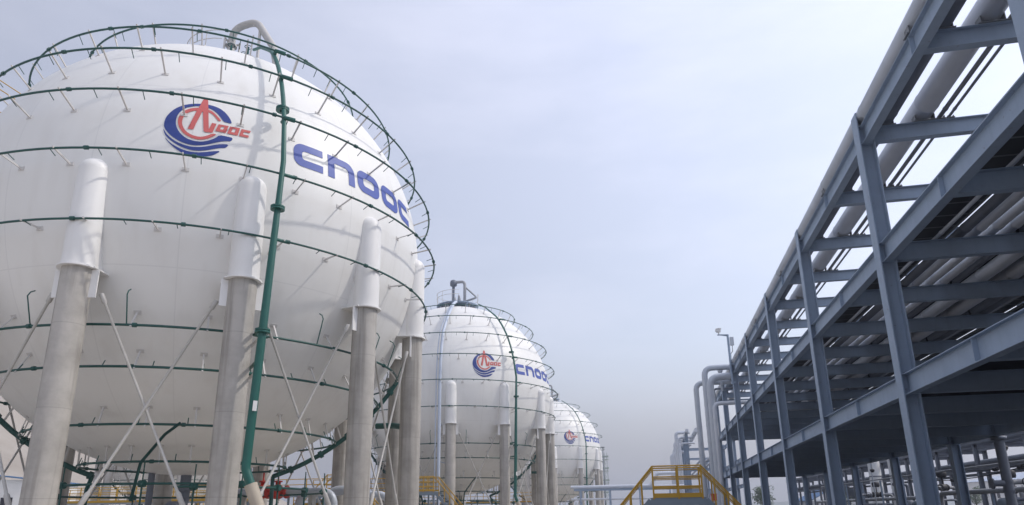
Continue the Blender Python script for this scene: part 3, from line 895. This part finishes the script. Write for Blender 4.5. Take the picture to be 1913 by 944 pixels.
drop(6.15, 68.3, 11.72, .2, 11.5, M['pipe'], 'shortest bent pipe, entering the rack at the middle level')
drop(6.75, 73.5, 14.0, .11, 8.8, M['pipe3'], 'thin upright pipe behind the shortest bent pipe')
b = MB(); b.tube([(1.55, 0, 15.3), (1.55, 0, 13.2)], .10, 10); b.lathe([(.10, 14.9), (.26, 15.25), (.26, 15.3)], 12, (1.55, 0, 0)); b.build('drain_funnel', M['pipe2'], p2)
# drops along the distant rack
for i in range(16):
    y = 129.5 + i * 4.1
    o = empty('bent_pipe', (5.0 - (i % 3) * .18, y, 0), 'grey pipe dropping down the side of the distant rack', 'pipe', 'pipes dropping from the distant rack')
    b = MB(); b.tube(bent([(0, 0, 0), (0, 0, 13.4 + (i * 37 % 5) * .7), (2.6, 0, 13.4 + (i * 37 % 5) * .7)], .7, 5), .16 + .08 * (i % 3), 12)
    b.build('pipe_run', M['pipe'], o)

# ---- camera mast on the rack
o = empty('security_camera_mast', (7.92, 67.0, 15.3), 'thin mast with security camera on an arm, clamped to a rack column top', 'camera mast')
b = MB(); b.tube([(0, 0, -2.0), (0, 0, 2.9)], .11, 10); b.box((-.02, -.1, -1.9), (.3, .1, -1.75)); b.box((-.02, -.1, -.1), (.3, .1, .05)); b.build('pole', M['steel'], o)
b = MB(); b.bar((.06, 0, 2.86), (-.95, 0, 2.92), .14, .10); b.bar((.0, 0, 2.78), (-.5, 0, 2.86), .06, .10); b.build('arm', M['steel'], o)
b = MB(); b.tube([(-.82, 0, 2.95), (-.82, 0, 3.2)], .07, 10); b.box((-1.04, -.17, 3.2), (-.62, .17, 3.52)); b.tube([(-1.12, -.02, 3.34), (-1.02, -.02, 3.34)], .09, 12); b.box((-1.06, -.2, 3.5), (-.56, .2, 3.54)); b.tube([(-.82, 0, 3.46), (-.75, 0, 3.62)], .05, 8)
b.build('camera_head', M['white'], o)
b = MB(); b.box((.16, -.18, 1.8), (.50, .12, 2.6)); b.build('junction_box', M['pipe2'], o)
b = MB(); b.tube(bent([(.32, -.02, 1.8), (.32, -.02, 1.2), (.12, 0, 1.0), (.1, 0, .0)], .15), .03, 6); b.build('conduit', M['black'], o)

# ------------------------------------------------------------------ crossover platforms in safety yellow
def crossover(name_label, loc, rz=0, group='yellow crossover stairs'):
    root = empty('crossover_platform', loc, name_label, 'stair platform', group, rz)
    W, D, Z = 1.66, 1.25, 2.32
    b = MB(); b.box((-W / 2 - .12, -D / 2, Z - .06), (W / 2 + .12, D / 2, Z))
    for s in (-1, 1): b.box((-W / 2 - .12, s * D / 2 - .05 * s, Z - .26), (W / 2 + .12, s * D / 2 + .03 * s, Z - .061))
    b.build('deck', M['plat'], root)
    for sx in (-1, 1):
        for sy in (-1, 1):
            b = MB(); b.bar((sx * (W / 2 - .05), sy * (D / 2 - .12), 0), (sx * (W / 2 - .05), sy * (D / 2 - .12), Z - .26), .1, .1); b.build('support_post', M['plat'], root)
    run = 2.15
    for sx in (-1, 1):
        b = MB()
        for sy in (-1, 1): b.bar((sx * (W / 2 + .10), sy * (D / 2 - .02), Z - .10), (sx * (W / 2 + run), sy * (D / 2 - .02), .05), .05, .22)
        for k in range(1, 11):
            xx = sx * (W / 2 + .1 + (run - .1) * k / 11); zz = Z - Z * k / 11
            b.box((xx - .13, -D / 2 + .04, zz - .03), (xx + .13, D / 2 - .04, zz))
        b.build('stair_flight', M['plat'], root)
        for sy in (-1, 1):
            h = MB(); y = sy * (D / 2 + .01)
            a0, a1 = Vector((sx * W / 2, y, Z + 1.08)), Vector((sx * (W / 2 + run), y, 1.0))
            h.tube([a0, a1], .026, 8); h.tube([a0 - Vector((0, 0, .075)), a1 - Vector((0, 0, .075))], .018, 6)
            for k in range(1, 6):
                p = a0.lerp(a1, k / 5.2); h.bar(p, p - Vector((0, 0, .98)), .045, .045)
            h.build('stair_rail', M['yellow'], root)
    for sy in (-1, 1):
        h = MB(); y = sy * (D / 2 + .01)
        for zz, r_ in ((1.08, .026), (1.00, .018), (.71, .022), (.66, .016), (.38, .022), (.33, .016)): h.tube([(-W / 2, y, Z + zz), (W / 2, y, Z + zz)], r_, 8)
        for x in (-W / 2, 0.03, W / 2): h.bar((x, y, Z - .05), (x, y, Z + 1.10), .06, .06, (0, 1, 0))
        h.bar((-W / 2, y, Z + .075), (W / 2, y, Z + .075), .012, .15)
        h.build('guard_rail', M['yellow'], root)
    return root
cp = crossover('yellow railed crossover stair in the middle foreground', (.76, 25.7, .04))
def cross_copy(loc, rz, label):
    c = copy_tree(cp); c.location = loc; c.rotation_euler = (0, 0, rz); tag(c, label)
    b = MB(); b.box((-3.1, -.8, -loc[2]), (3.1, .8, 0)); b.build('plinth', M['kerb'], c)
    return c
cross_copy((-16.9, 50.2, 1.15), R(0), 'yellow crossover stair in front of the middle tank, right of the nearest tank legs')
cross_copy((-22.5, 47.5, 1.3), R(8), 'yellow crossover stair beyond the red valves under the nearest tank')
cross_copy((-31.5, 47.5, .9), R(0), 'yellow crossover stair seen between two nearest tank legs')

def railing(p, q, z, label):
    """raised yellow handrail along a dike-wall walkway"""
    p, q = Vector((p[0], p[1], z)), Vector((q[0], q[1], z))
    o = empty('walkway_railing', p, label, 'railing', 'yellow walkway railings')
    L = (q - p).length; o.rotation_euler = (0, 0, math.atan2(q.y - p.y, q.x - p.x))
    b = MB()
    for zz in (.36, .72, 1.1): b.tube([(0, 0, zz), (L, 0, zz)], .03, 6)
    b.bar((0, 0, .08), (L, 0, .08), .012, .16)
    b.build('rail', M['yellow'], o)
    n = int(L / 1.5)
    pm_ = MB().bar((0, 0, -.02), (0, 0, 1.12), .055, .055).mesh('rail_post', M['yellow'])
    for k in range(n + 1): link('rail_post', pm_, o, (L * k / n, 0, 0))
    b = MB(); b.box((0, -.1, -.10), (L, 1.1, -.02)); 
    for k in range(0, n + 1, 2): b.box((L * k / n - .06, .4, -z), (L * k / n + .06, .52, -.1))
    b.build('walkway', M['plat'], o)
railing((-47, 45), (-30, 45.5), 3.0, 'yellow railing of a raised walkway behind the nearest tank at left')
railing((-28.5, 45), (-19.5, 45.4), 3.25, 'yellow railing of a raised walkway behind the nearest tank legs')
railing((-52, 51), (-31, 51.4), 3.1, 'yellow railing in the second row behind the nearest tank at left')
railing((-27, 52), (-17.5, 52.3), 3.5, 'yellow railing in the second row beyond the red valves')
railing((-26, 47.2), (-19.8, 47.4), 2.6, 'low yellow railing close behind the red valves')
railing((-33, 78), (-12, 79), 2.9, 'distant yellow railing between the middle and far tanks')

# dike walls round the tank yard
for (x0, y0, x1, y1, lab) in ((-5.9, 5, -5.6, 160, 'low concrete dike wall beside the road'), (-5.9, 48.8, -78, 48.5, 'low concrete dike wall behind the nearest tank')):
    b = MB(); b.box((x0, y0, 0), (x1, y1, 1.0)); b.box((min(x0, x1) - .06, min(y0, y1) - .06, 1.0), (max(x0, x1) + .06, max(y0, y1) + .06, 1.08))
    tag(b.build('dike_wall', M['kerb']), lab, 'wall')

# red valves and small pipework under the nearest tank
def valve(loc, label, s=1.0, rz=0):
    o = empty('red_valve', loc, label, 'valve', 'red valves under the nearest tank', rz)
    b = MB(); b.lathe([(.0, -.52), (.30, -.52), (.30, -.44), (.17, -.42), (.17, -.3), (.30, -.18), (.34, 0), (.30, .18), (.17, .3), (.17, .42), (.30, .44), (.30, .52), (0, .52)], 18, (0, 0, 0), 'X'); b.build('body', M['redpaint'], o)
    b = MB(); b.lathe([(.12, .25), (.12, .45), (.2, .46), (.2, .52), (.04, .54), (.04, .95)], 12); b.build('bonnet', M['redpaint'], o)
    b = MB(); b.tube([(.24 * math.cos(k * .5236), .24 * math.sin(k * .5236), .95) for k in range(12)], .025, 6, closed=True); b.bar((-.24, 0, .95), (.24, 0, .95), .03, .03); b.build('handwheel', M['black'], o)
    for s_ in (-1, 1):
        b = MB(); b.tube([(s_ * 2.4, 0, 0), (s_ * .5, 0, 0)], .17, 12); b.build('pipe_run', M['pipe2'], o)
        b = MB(); b.box((s_ * 1.8 - .1, -.2, -loc[2]), (s_ * 1.8 + .1, .2, -.16)); b.build('pipe_stand', M['kerb'], o)
    return o
valve((-17.5, 30.2, 3.0), 'red valve on a pale pipe between the nearest tank legs')
valve((-18.7, 30.9, 3.05), 'red valve farther from the camera, left of the other red valve', rz=.5)
for i, (x, y, h, r_) in enumerate(((-15.9, 31.0, 3.0, .2), (-15.2, 32.6, 3.1, .24), (-14.2, 33.8, 2.9, .18))):
    o = empty('yard_pipe_loop', (x, y, 0), ['pale pipe hoop right of the red valve', 'tallest pale pipe hoop beyond the red valve', 'low pale pipe hoop farthest from the red valve'][i], 'pipe', 'pale pipe hoops under the tank')
    b = MB(); b.tube(bent([(-.9, 0, 0), (-.9, 0, h), (.9, 0, h), (.9, 0, 0)], .7, 6), r_, 14); b.build('pipe_run', M['pipe2'], o)
    b = MB()
    for s in (-.9, .9): b.lathe([(r_, 0), (r_ + .12, 0), (r_ + .12, .08), (r_, .08)], 14, (s, 0, 1.4), smooth=False)
    b.build('flange', M['pipe3'], o)

# stair tower left of the nearest tank
o = empty('stair_tower', (-39.6, 27.5, 0), 'steel stair tower with pale red and yellow rails at the left picture edge', 'stair tower')
b = MB(); W, D, H = 3.0, 4.4, 25.6
for sx in (0, 1):
    for sy in (0, 1): b.bar((sx * W, sy * D, 0), (sx * W, sy * D, H), .18, .18)
b.build('leg', M['steel'], o)
b = MB(); k = 0; z = 0
while z < H - 2.5:
    for (p, q) in (((0, 0), (W, 0)), ((W, 0), (W, D)), ((W, D), (0, D)), ((0, D), (0, 0))):
        b.bar((p[0], p[1], z + 2.6), (q[0], q[1], z + 2.6), .1, .14)
        b.bar((p[0], p[1], z if k % 2 else z + 2.6), (q[0], q[1], z + 2.6 if k % 2 else z), .07, .07)
    z += 2.6; k += 1
b.build('bracing', M['rod'], o)
b = MB(); z = 0; k = 0
while z < H - 2.5:
    y0, y1 = (.5, D - .5) if k % 2 == 0 else (D - .5, .5)
    b.bar((W * (.3 if k % 2 == 0 else .7), y0, z), (W * (.3 if k % 2 == 0 else .7), y1, z + 2.6), 1.0, .12)
    b.box((.1, y1 - .5, z + 2.54), (W - .1, y1 + .5, z + 2.6)); z += 2.6; k += 1
b.build('stair_flight', M['plat'], o)
b = MB(); z = 2.6
while z < H + 1:
    for h in (.55, 1.1):
        for (p, q) in (((0, 0), (W, 0)), ((W, 0), (W, D)), ((W, D), (0, D)), ((0, D), (0, 0))): b.tube([(p[0], p[1], z + h), (q[0], q[1], z + h)], .03, 6)
    z += 2.6
b.build('handrail', M['yellow'], o)

# ------------------------------------------------------------------ low pipe bridge across the far end of the road
o = empty('pipe_bridge', (-11.6, 110, .36), 'low grey pipe bridge crossing behind the yellow platform', 'pipe bridge')
for x in (0, 4.6, 9.2, 13.8):
    b = MB(); b.bar((x, 0, 0), (x, 0, 4.5), .22, .22); b.bar((x, 1.6, 0), (x, 1.6, 4.5), .22, .22); b.bar((x, -.2, 2.95), (x, 1.8, 2.95), .14, .2); b.build('trestle', M['steel'], o)
b = MB(); hsec(b, (-1, 0, 4.63), (16.5, 0, 4.63), .30, .2); hsec(b, (-1, 1.6, 4.63), (16.5, 1.6, 4.63), .30, .2); b.build('girder', M['steel'], o)
for (y, z_, r_, lab) in ((.35, 5.05, .26, 'paler upper pipe on the low pipe bridge'), (1.1, 5.0, .2, 'rear upper pipe on the low pipe bridge'), (.4, 3.2, .16, 'lower front pipe on the low pipe bridge'), (1.0, 3.15, .13, 'lower rear pipe on the low pipe bridge')):
    q = empty('bridge_pipe', (-13.1, 110 + y, z_ + .36), lab, 'pipe', 'pipes on the low pipe bridge')
    b = MB()
    if z_ == 5.05: b.tube(bent([(0, 0, 0), (12.4, 0, 0), (13.6, 0, 1.85), (16.5, 0, 1.85)], .6), r_, 14)
    else: b.tube([(0, 0, 0), (17.5, 0, 0)], r_, 14)
    b.build('pipe_run', M['pipe'], q)

# far lattice mast and lighting pole
o = empty('lattice_mast', (-14.2, 210, 0), 'pale green lattice mast standing beyond the farthest tank', 'mast')
b = MB(); H = 18.5
for a in range(3): b.bar((.75 * math.cos(a * 2.09), .75 * math.sin(a * 2.09), 0), (.5 * math.cos(a * 2.09), .5 * math.sin(a * 2.09), H), .12, .12)
for k in range(int(H / 1.2)):
    for a in range(3):
        f0 = .75 - .25 * k * 1.2 / H; p = (f0 * math.cos(a * 2.09), f0 * math.sin(a * 2.09), k * 1.2); q_ = (f0 * math.cos((a + 1) * 2.09), f0 * math.sin((a + 1) * 2.09), k * 1.2 + 1.2); b.bar(p, q_, .07, .07)
b.build('lattice', M['palegreen'], o)
b = MB()
for z_ in (6, 9.5, 13, 16.4): b.box((-1.0, -.8, z_), (1.0, .8, z_ + .12)); b.box((-1.0, -.8, z_ + .6), (1.0, -.74, z_ + 1.1)); b.box((.94, -.8, z_ + .6), (1.0, .8, z_ + 1.1))
b.build('landing', M['palegreen'], o)
o = empty('lamp_post', (-9.15, 130, 0), 'dark slim post in front of the farthest tank edge', 'lamp post')
b = MB(); b.tube([(0, 0, 0), (0, 0, 13.2)], [.13, .07], 10); b.build('pole', M['pipe3'], o)
b = MB(); b.box((-.35, -.12, 13.1), (.35, .12, 13.28)); b.build('lamp_head', M['tray'], o)

# small red call-point on a post
o = empty('fire_call_point', (3.35, 43, 0), 'small red fire call box on a white post beside the rack', 'call point')
b = MB(); b.tube([(0, 0, 0), (0, 0, 2.45)], .05, 8); b.build('post', M['white'], o)
b = MB(); b.box((-.16, -.1, 2.40), (.16, .1, 2.78)); b.box((-.18, -.13, 2.76), (.18, .12, 2.80)); b.build('call_box', M['redpaint'], o)

# ------------------------------------------------------------------ what shows through the rack below its lowest level
# a second, lower rack parallel to the big one
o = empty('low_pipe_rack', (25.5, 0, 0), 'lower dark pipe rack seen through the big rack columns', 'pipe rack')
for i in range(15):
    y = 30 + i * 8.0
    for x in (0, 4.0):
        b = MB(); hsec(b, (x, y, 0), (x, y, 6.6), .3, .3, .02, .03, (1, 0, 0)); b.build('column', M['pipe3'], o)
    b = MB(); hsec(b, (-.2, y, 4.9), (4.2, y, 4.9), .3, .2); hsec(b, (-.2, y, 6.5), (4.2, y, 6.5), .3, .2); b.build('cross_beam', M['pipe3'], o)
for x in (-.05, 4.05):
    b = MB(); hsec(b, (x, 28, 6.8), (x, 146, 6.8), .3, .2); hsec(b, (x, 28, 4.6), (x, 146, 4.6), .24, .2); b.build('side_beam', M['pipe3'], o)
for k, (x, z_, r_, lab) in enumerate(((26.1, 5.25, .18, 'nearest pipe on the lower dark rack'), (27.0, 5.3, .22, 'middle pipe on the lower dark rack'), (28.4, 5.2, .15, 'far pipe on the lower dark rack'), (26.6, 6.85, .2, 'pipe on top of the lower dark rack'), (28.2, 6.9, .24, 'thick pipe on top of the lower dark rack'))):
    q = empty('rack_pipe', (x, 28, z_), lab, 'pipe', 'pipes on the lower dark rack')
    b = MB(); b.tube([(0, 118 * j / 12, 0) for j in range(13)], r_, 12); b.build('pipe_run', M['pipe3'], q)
# pipe stands just behind the inner columns
for i, (x, y, z_, L, lab) in enumerate(((20.2, 30, 2.75, 26, 'long pale header pipe behind the inner rack columns'), (21.0, 60, 2.55, 40, 'second pale header pipe farther behind the inner rack columns'), (20.4, 34, 4.3, 60, 'thin upper pipe behind the inner rack columns'))):
    q = empty('header_pipe', (x, y, 0), lab, 'pipe', 'header pipes behind the rack')
    b = MB(); b.tube(bent([(0, 0, 0), (0, 0, z_), (0, L, z_), (0, L, 0)], .5), (.16, .15, .06)[i], 12); b.build('pipe_run', M['plat2'], q)
    for k in range(1, int(L / 6)):
        b = MB(); b.bar((0, k * 6, 0), (0, k * 6, z_ - .1), .12, .12); b.build('pipe_stand', M['steel'], q)
# pumps, valves and vessels
def pump(loc, s, label, rz=0):
    o = empty('pump_set', loc, label, 'pump', 'pump sets behind the rack', rz)
    b = MB(); b.box((-1.1, -.5, 0), (1.1, .5, 1.5)); b.build('plinth', M['kerb'], o)
    b = MB(); b.lathe([(0, -.9), (.32, -.9), (.36, -.85), (.36, .0), (.30, .05), (.16, .1), (.16, .3)], 16, (.1, 0, 1.95), 'X')
    for k in range(8): b.lathe([(.36, -.8 + k * .1), (.40, -.8 + k * .1), (.40, -.77 + k * .1), (.36, -.77 + k * .1)], 16, (.1, 0, 1.95), 'X', False)
    b.build('motor', M['plat'], o)
    b = MB(); b.lathe([(.0, .3), (.3, .32), (.48, .45), (.48, .75), (.3, .9), (.2, .95), (.2, 1.1)], 16, (.1, 0, 1.95), 'X'); b.tube(bent([(.7, 0, 2.2), (.7, 0, 3.1 * s), (.7, 1.4, 3.1 * s)], .3), .13, 10); b.build('casing', M['pipe3'], o)
    return o
pump((22.5, 36.5, 0), 1.1, 'dark pump set right of the thick inner column', .3)
pump((22.0, 44, 0), 1.2, 'pump set between two inner rack columns', 1.2)
pump((22.8, 52, 0), 1.1, 'pump set farther along behind the inner columns', .6)
pump((21.8, 66, 0), 1.2, 'distant pump set near the pale upright vessels', 2)
for i, (x, y, r_, h, lab) in enumerate(((24.2, 84.5, .62, 8.5, 'thicker of the two pale upright vessels under the rack'), (23.6, 76.0, .5, 8.0, 'thinner pale upright vessel nearer the wide front column'), (17.9, 40.6, .24, 5.15, 'stout dark upright pipe right of the inner column'))):
    q = empty('upright_vessel', (x, y, 0), lab, 'vessel', 'upright vessels behind the rack')
    b = MB(); b.lathe([(r_ * 1.1, 0), (r_ * 1.1, .5), (r_, .55), (r_, h)] + ([(r_, 5.22), (r_ + .14, 5.22), (r_ + .14, 5.40), (0, 5.40)] if i == 2 else []) + [] if i == 2 else [(r_ * 1.1, 0), (r_ * 1.1, .5), (r_, .55), (r_, h)] + [(r_ * math.cos(R(a)), h + r_ * .6 * math.sin(R(a))) for a in range(15, 91, 15)], 20); b.build('vessel_body', M['white' if i < 2 else 'pipe3'], q)
    b = MB()
    for zz in (2.6, h * .6): b.lathe([(r_, -.05), (r_ + .03, -.05), (r_ + .03, .05), (r_, .05)], 20, (0, 0, zz), smooth=False)
    b.tube([(-r_ * .9, -.1, 3.0), (-r_ - .5, -.15, 3.0)], .16, 10); b.tube([(-r_ - .5, -.15, 3.0), (-r_ - .58, -.15, 3.0)], .28, 12); b.build('nozzle', M['pipe3'], q)
def valve_station(x, y, z_, label, rz=0):
    o = empty('valve_station', (x, y, 0), label, 'valve station', 'valve stations behind the rack', rz)
    for dz in (0, -.9):
        b = MB(); b.tube(bent([(-1.5, 0, 0), (-1.5, 0, z_ + dz), (1.5, 0, z_ + dz), (1.5, 0, 0)], .35), .12 if dz == 0 else .09, 10); b.build('pipe_run', M['pipe3' if dz else 'plat2'], o)
    b = MB(); b.lathe([(0, -.4), (.25, -.4), (.25, -.32), (.15, -.3), (.26, -.1), (.26, .1), (.15, .3), (.25, .32), (.25, .4), (0, .4)], 12, (.1, 0, z_), 'X'); b.build('valve_body', M['black'], o)
    b = MB(); b.tube([(.1, 0, z_ + .2), (.1, 0, z_ + .75)], .05, 8); b.lathe([(.0, .7), (.3, .72), (.34, .85), (.34, 1.1), (.2, 1.2), (0, 1.2)], 14, (.1, 0, z_)); b.build('actuator', M['black'], o)
    b = MB(); b.tube([(-.8 + .22 * math.cos(k * .5236), -.3, z_ + .22 * math.sin(k * .5236)) for k in range(12)], .025, 6, closed=True); b.bar((-.8, -.3, z_), (-.8, 0, z_), .04, .04); b.build('handwheel', M['black'], o)
    return o
valve_station(20.6, 33.6, 3.0, 'dark valve station nearest the right picture edge', .4)
valve_station(21.2, 38.8, 2.7, 'dark valve station beside the stout upright pipe', 1.1)
valve_station(20.4, 43.0, 3.1, 'dark valve station behind the second inner column', .2)
valve_station(21.6, 48.5, 2.8, 'dark valve station between the inner columns and the long header pipes', 1.4)
valve_station(20.8, 57.0, 3.2, 'dark valve station farther down the row of inner columns', .7)
valve_station(21.0, 74.0, 3.0, 'dark valve station in front of the pale upright vessels', .1)
for i, (y0, y1, z0, z1, lab) in enumerate(((33, 52, 4.9, 4.2, 'upper sagging cable strung behind the inner columns'), (36, 60, 4.4, 3.9, 'lower sagging cable strung behind the inner columns'))):
    o = empty('hanging_cable', (19.3, y0, 0), lab, 'cable', 'cables behind the inner columns')
    b = MB(); b.tube([(0, (y1 - y0) * k / 16, z0 + (z1 - z0) * k / 16 - .6 * math.sin(math.pi * k / 16)) for k in range(17)], .03, 6); b.build('cable_run', M['black'], o)
    b = MB()
    for k in (4, 10): b.tube([(0, (y1 - y0) * k / 16 - .2, z0 + (z1 - z0) * k / 16 - .6 * math.sin(math.pi * k / 16)), (0, (y1 - y0) * k / 16 + .2, z0 + (z1 - z0) * k / 16 - .6 * math.sin(math.pi * k / 16))], .12, 8); b.build('cable_joint', M['black'], o); b = MB()
# slender conduits and lamps hanging under the rack edge
for i, (x, y) in enumerate(((19.4, 40.2), (19.5, 43.8), (19.6, 56), (19.3, 68))):
    q = empty('rack_light', (x, y, 5.15), 'small dark lamp hanging from the inner edge of the rack', 'lamp', 'lamps under the rack edge')
    b = MB(); b.tube([(0, 0, 0), (0, 0, .95), (-1.0, 0, 1.0)], .03, 6); b.build('stem', M['tray'], q)
    b = MB(); b.lathe([(0, .0), (.18, -.02), (.2, -.14), (.12, -.28), (0, -.3)], 12); b.build('lamp_shade', M['black'], q)
    b = MB(); b.tube([(.1, .6, -5.15), (.1, .6, 1.2)], .045, 6); b.build('conduit', M['pipe2'], q)
# control building with blue roof, warehouse, crane, trees beyond
def shed(loc, sx, sy, h, rise, label, wallm, roofm, rz=0):
    o = empty('shed', loc, label, 'building', None, rz)
    b = MB(); b.box((-sx, -sy, 0), (sx, sy, h)); b.build('wall', wallm, o)
    b = MB(); n = 24
    for k in range(n):
        y0, y1 = -sy - .4 + (2 * sy + .8) * k / n, -sy - .4 + (2 * sy + .8) * (k + .55) / n
        for s in (-1, 1):
            b.bar((0, (y0 + y1) / 2, h + rise + .03), (s * (sx + .4), (y0 + y1) / 2, h + .05), y1 - y0, .12)
    for s in (-1, 1): b.bar((0, 0, h + rise), (s * (sx + .4), 0, h + .0), 2 * sy + .8, .06)
    b.build('roof', roofm, o)
    b = MB()
    for k in range(5):
        y = -sy * .8 + k * sy * .4
        b.box((-sx - .05, y - .5, h * .45), (-sx - .002, y + .5, h * .7)); b.box((-sx * .8 + k * sx * .4 - .5, -sy - .05, h * .45), (-sx * .8 + k * sx * .4 + .5, -sy - .002, h * .7))
    b.build('window', M['glass'], o)
    return o
shed((38.5, 168, 0), 6.0, 9, 3.1, 3.4, 'small building with a ribbed blue roof seen through the rack', M['white'], M['ltblue'])
shed((95, 180, 0), 14, 22, 7.2, 2.2, 'long pale hall far behind the right end of the rack', M['white'], M['paleblue'], .2)
shed((150, 260, 0), 26, 18, 9, 2.2, 'wide far-off hall with a pale roof at the right', M['white'], M['plat'], .1)
shed((-70, 60, 0), 8, 6, 5.6, 1.0, 'blue and white building at the left edge behind the tanks', M['white'], M['ltblue'], .4)
o = empty('crawler_crane', (50, 205, 0), 'thin red and white crane boom rising behind the rack', 'crane')
b = MB(); b.box((-2.5, -2, 0), (2.5, 2, 1.1)); b.build('track', M['black'], o)
b = MB(); b.box((-2, -1.6, 1.15), (2.6, 1.6, 3.2)); b.box((-2.2, -1.7, 1.6), (-1.2, -.6, 3.9)); b.build('cab', M['redpaint'], o)
b = MB(); p0, p1 = Vector((-1, 0, 2.5)), Vector((-7.5, 0, 22))
for (dx, dy) in ((.4, .4), (.4, -.4), (-.4, .4), (-.4, -.4)): b.bar(p0 + Vector((dx, dy, 0)), p1 + Vector((dx * .4, dy * .4, 0)), .13, .13)
for k in range(18):
    a, c_ = p0.lerp(p1, k / 18), p0.lerp(p1, (k + 1) / 18)
    s = 1 if k % 2 else -1
    b.bar(a + Vector((.35 * s, .35, 0)), c_ + Vector((-.3 * s, .35, 0)), .08, .08); b.bar(a + Vector((.35 * s, -.35, 0)), c_ + Vector((-.3 * s, -.35, 0)), .08, .08)
b.build('boom', M['redpaint'], o)

def tree(loc, h, w, seed, label):
    rr = random.Random(seed)
    o = empty('tree', loc, label, 'tree', 'trees beyond the rack')
    b = MB(); b.tube([(0, 0, 0), (.1, .05, h * .35), (.0, .15, h * .7)], [.22, .16, .06], 8)
    for k in range(6):
        a = rr.uniform(0, 6.3); z0 = h * rr.uniform(.3, .6); b.tube([(0, 0, z0), (w * .5 * math.cos(a), w * .5 * math.sin(a), z0 + h * .22)], [.07, .025], 6)
    b.build('trunk', M['bark'], o)
    c = MB()
    cl = [(rr.gauss(0, w * .32), rr.gauss(0, w * .32), h * rr.uniform(.42, .95), rr.uniform(.25, .45) * w) for _ in range(16)]
    for (x, y, z_, r_) in cl:
        for k in range(70):
            d = Vector((rr.gauss(0, 1), rr.gauss(0, 1), rr.gauss(0, 1))).normalized() * r_ * rr.random() ** .4
            p = Vector((x, y, z_)) + d; u = Vector((rr.gauss(0, 1), rr.gauss(0, 1), rr.gauss(0, 1))).normalized(); v_ = u.orthogonal().normalized(); s = rr.uniform(.12, .26)
            c.add([p - u * s, p + v_ * s * .5, p + u * s, p - v_ * s * .5], [(0, 1, 2, 3)])
    c.build('crown', M['leaf'], o)
tl = ['leafy tree left of the blue-roofed building', 'leafy tree far behind the rack columns', 'leafy tree between distant columns of the rack', 'small leafy tree beside the far hall']
for i, (x, y, h) in enumerate(((36.0, 150, 6.2), (24.0, 170, 6.0), (27.0, 190, 6.8), (66, 165, 5.6))):
    tree((x, y, 0), h, h * .5, 20 + i, tl[i])

# ------------------------------------------------------------------ city haze
hz = MB(); hz.box((-1200, -60, -1.0), (1200, 1200, 40.0))
hm = bpy.data.materials.new('haze'); hm.use_nodes = True
hn = hm.node_tree.nodes; hn.remove(hn['Principled BSDF'])
pvn = hn.new('ShaderNodeVolumePrincipled'); pvn.inputs['Color'].default_value = (0.80, 0.84, 0.93, 1); pvn.inputs['Density'].default_value = 0.0010; pvn.inputs['Anisotropy'].default_value = 0.3
hm.node_tree.links.new(pvn.outputs['Volume'], hn['Material Output'].inputs['Volume'])
tag(hz.build('haze', hm), kind='stuff')
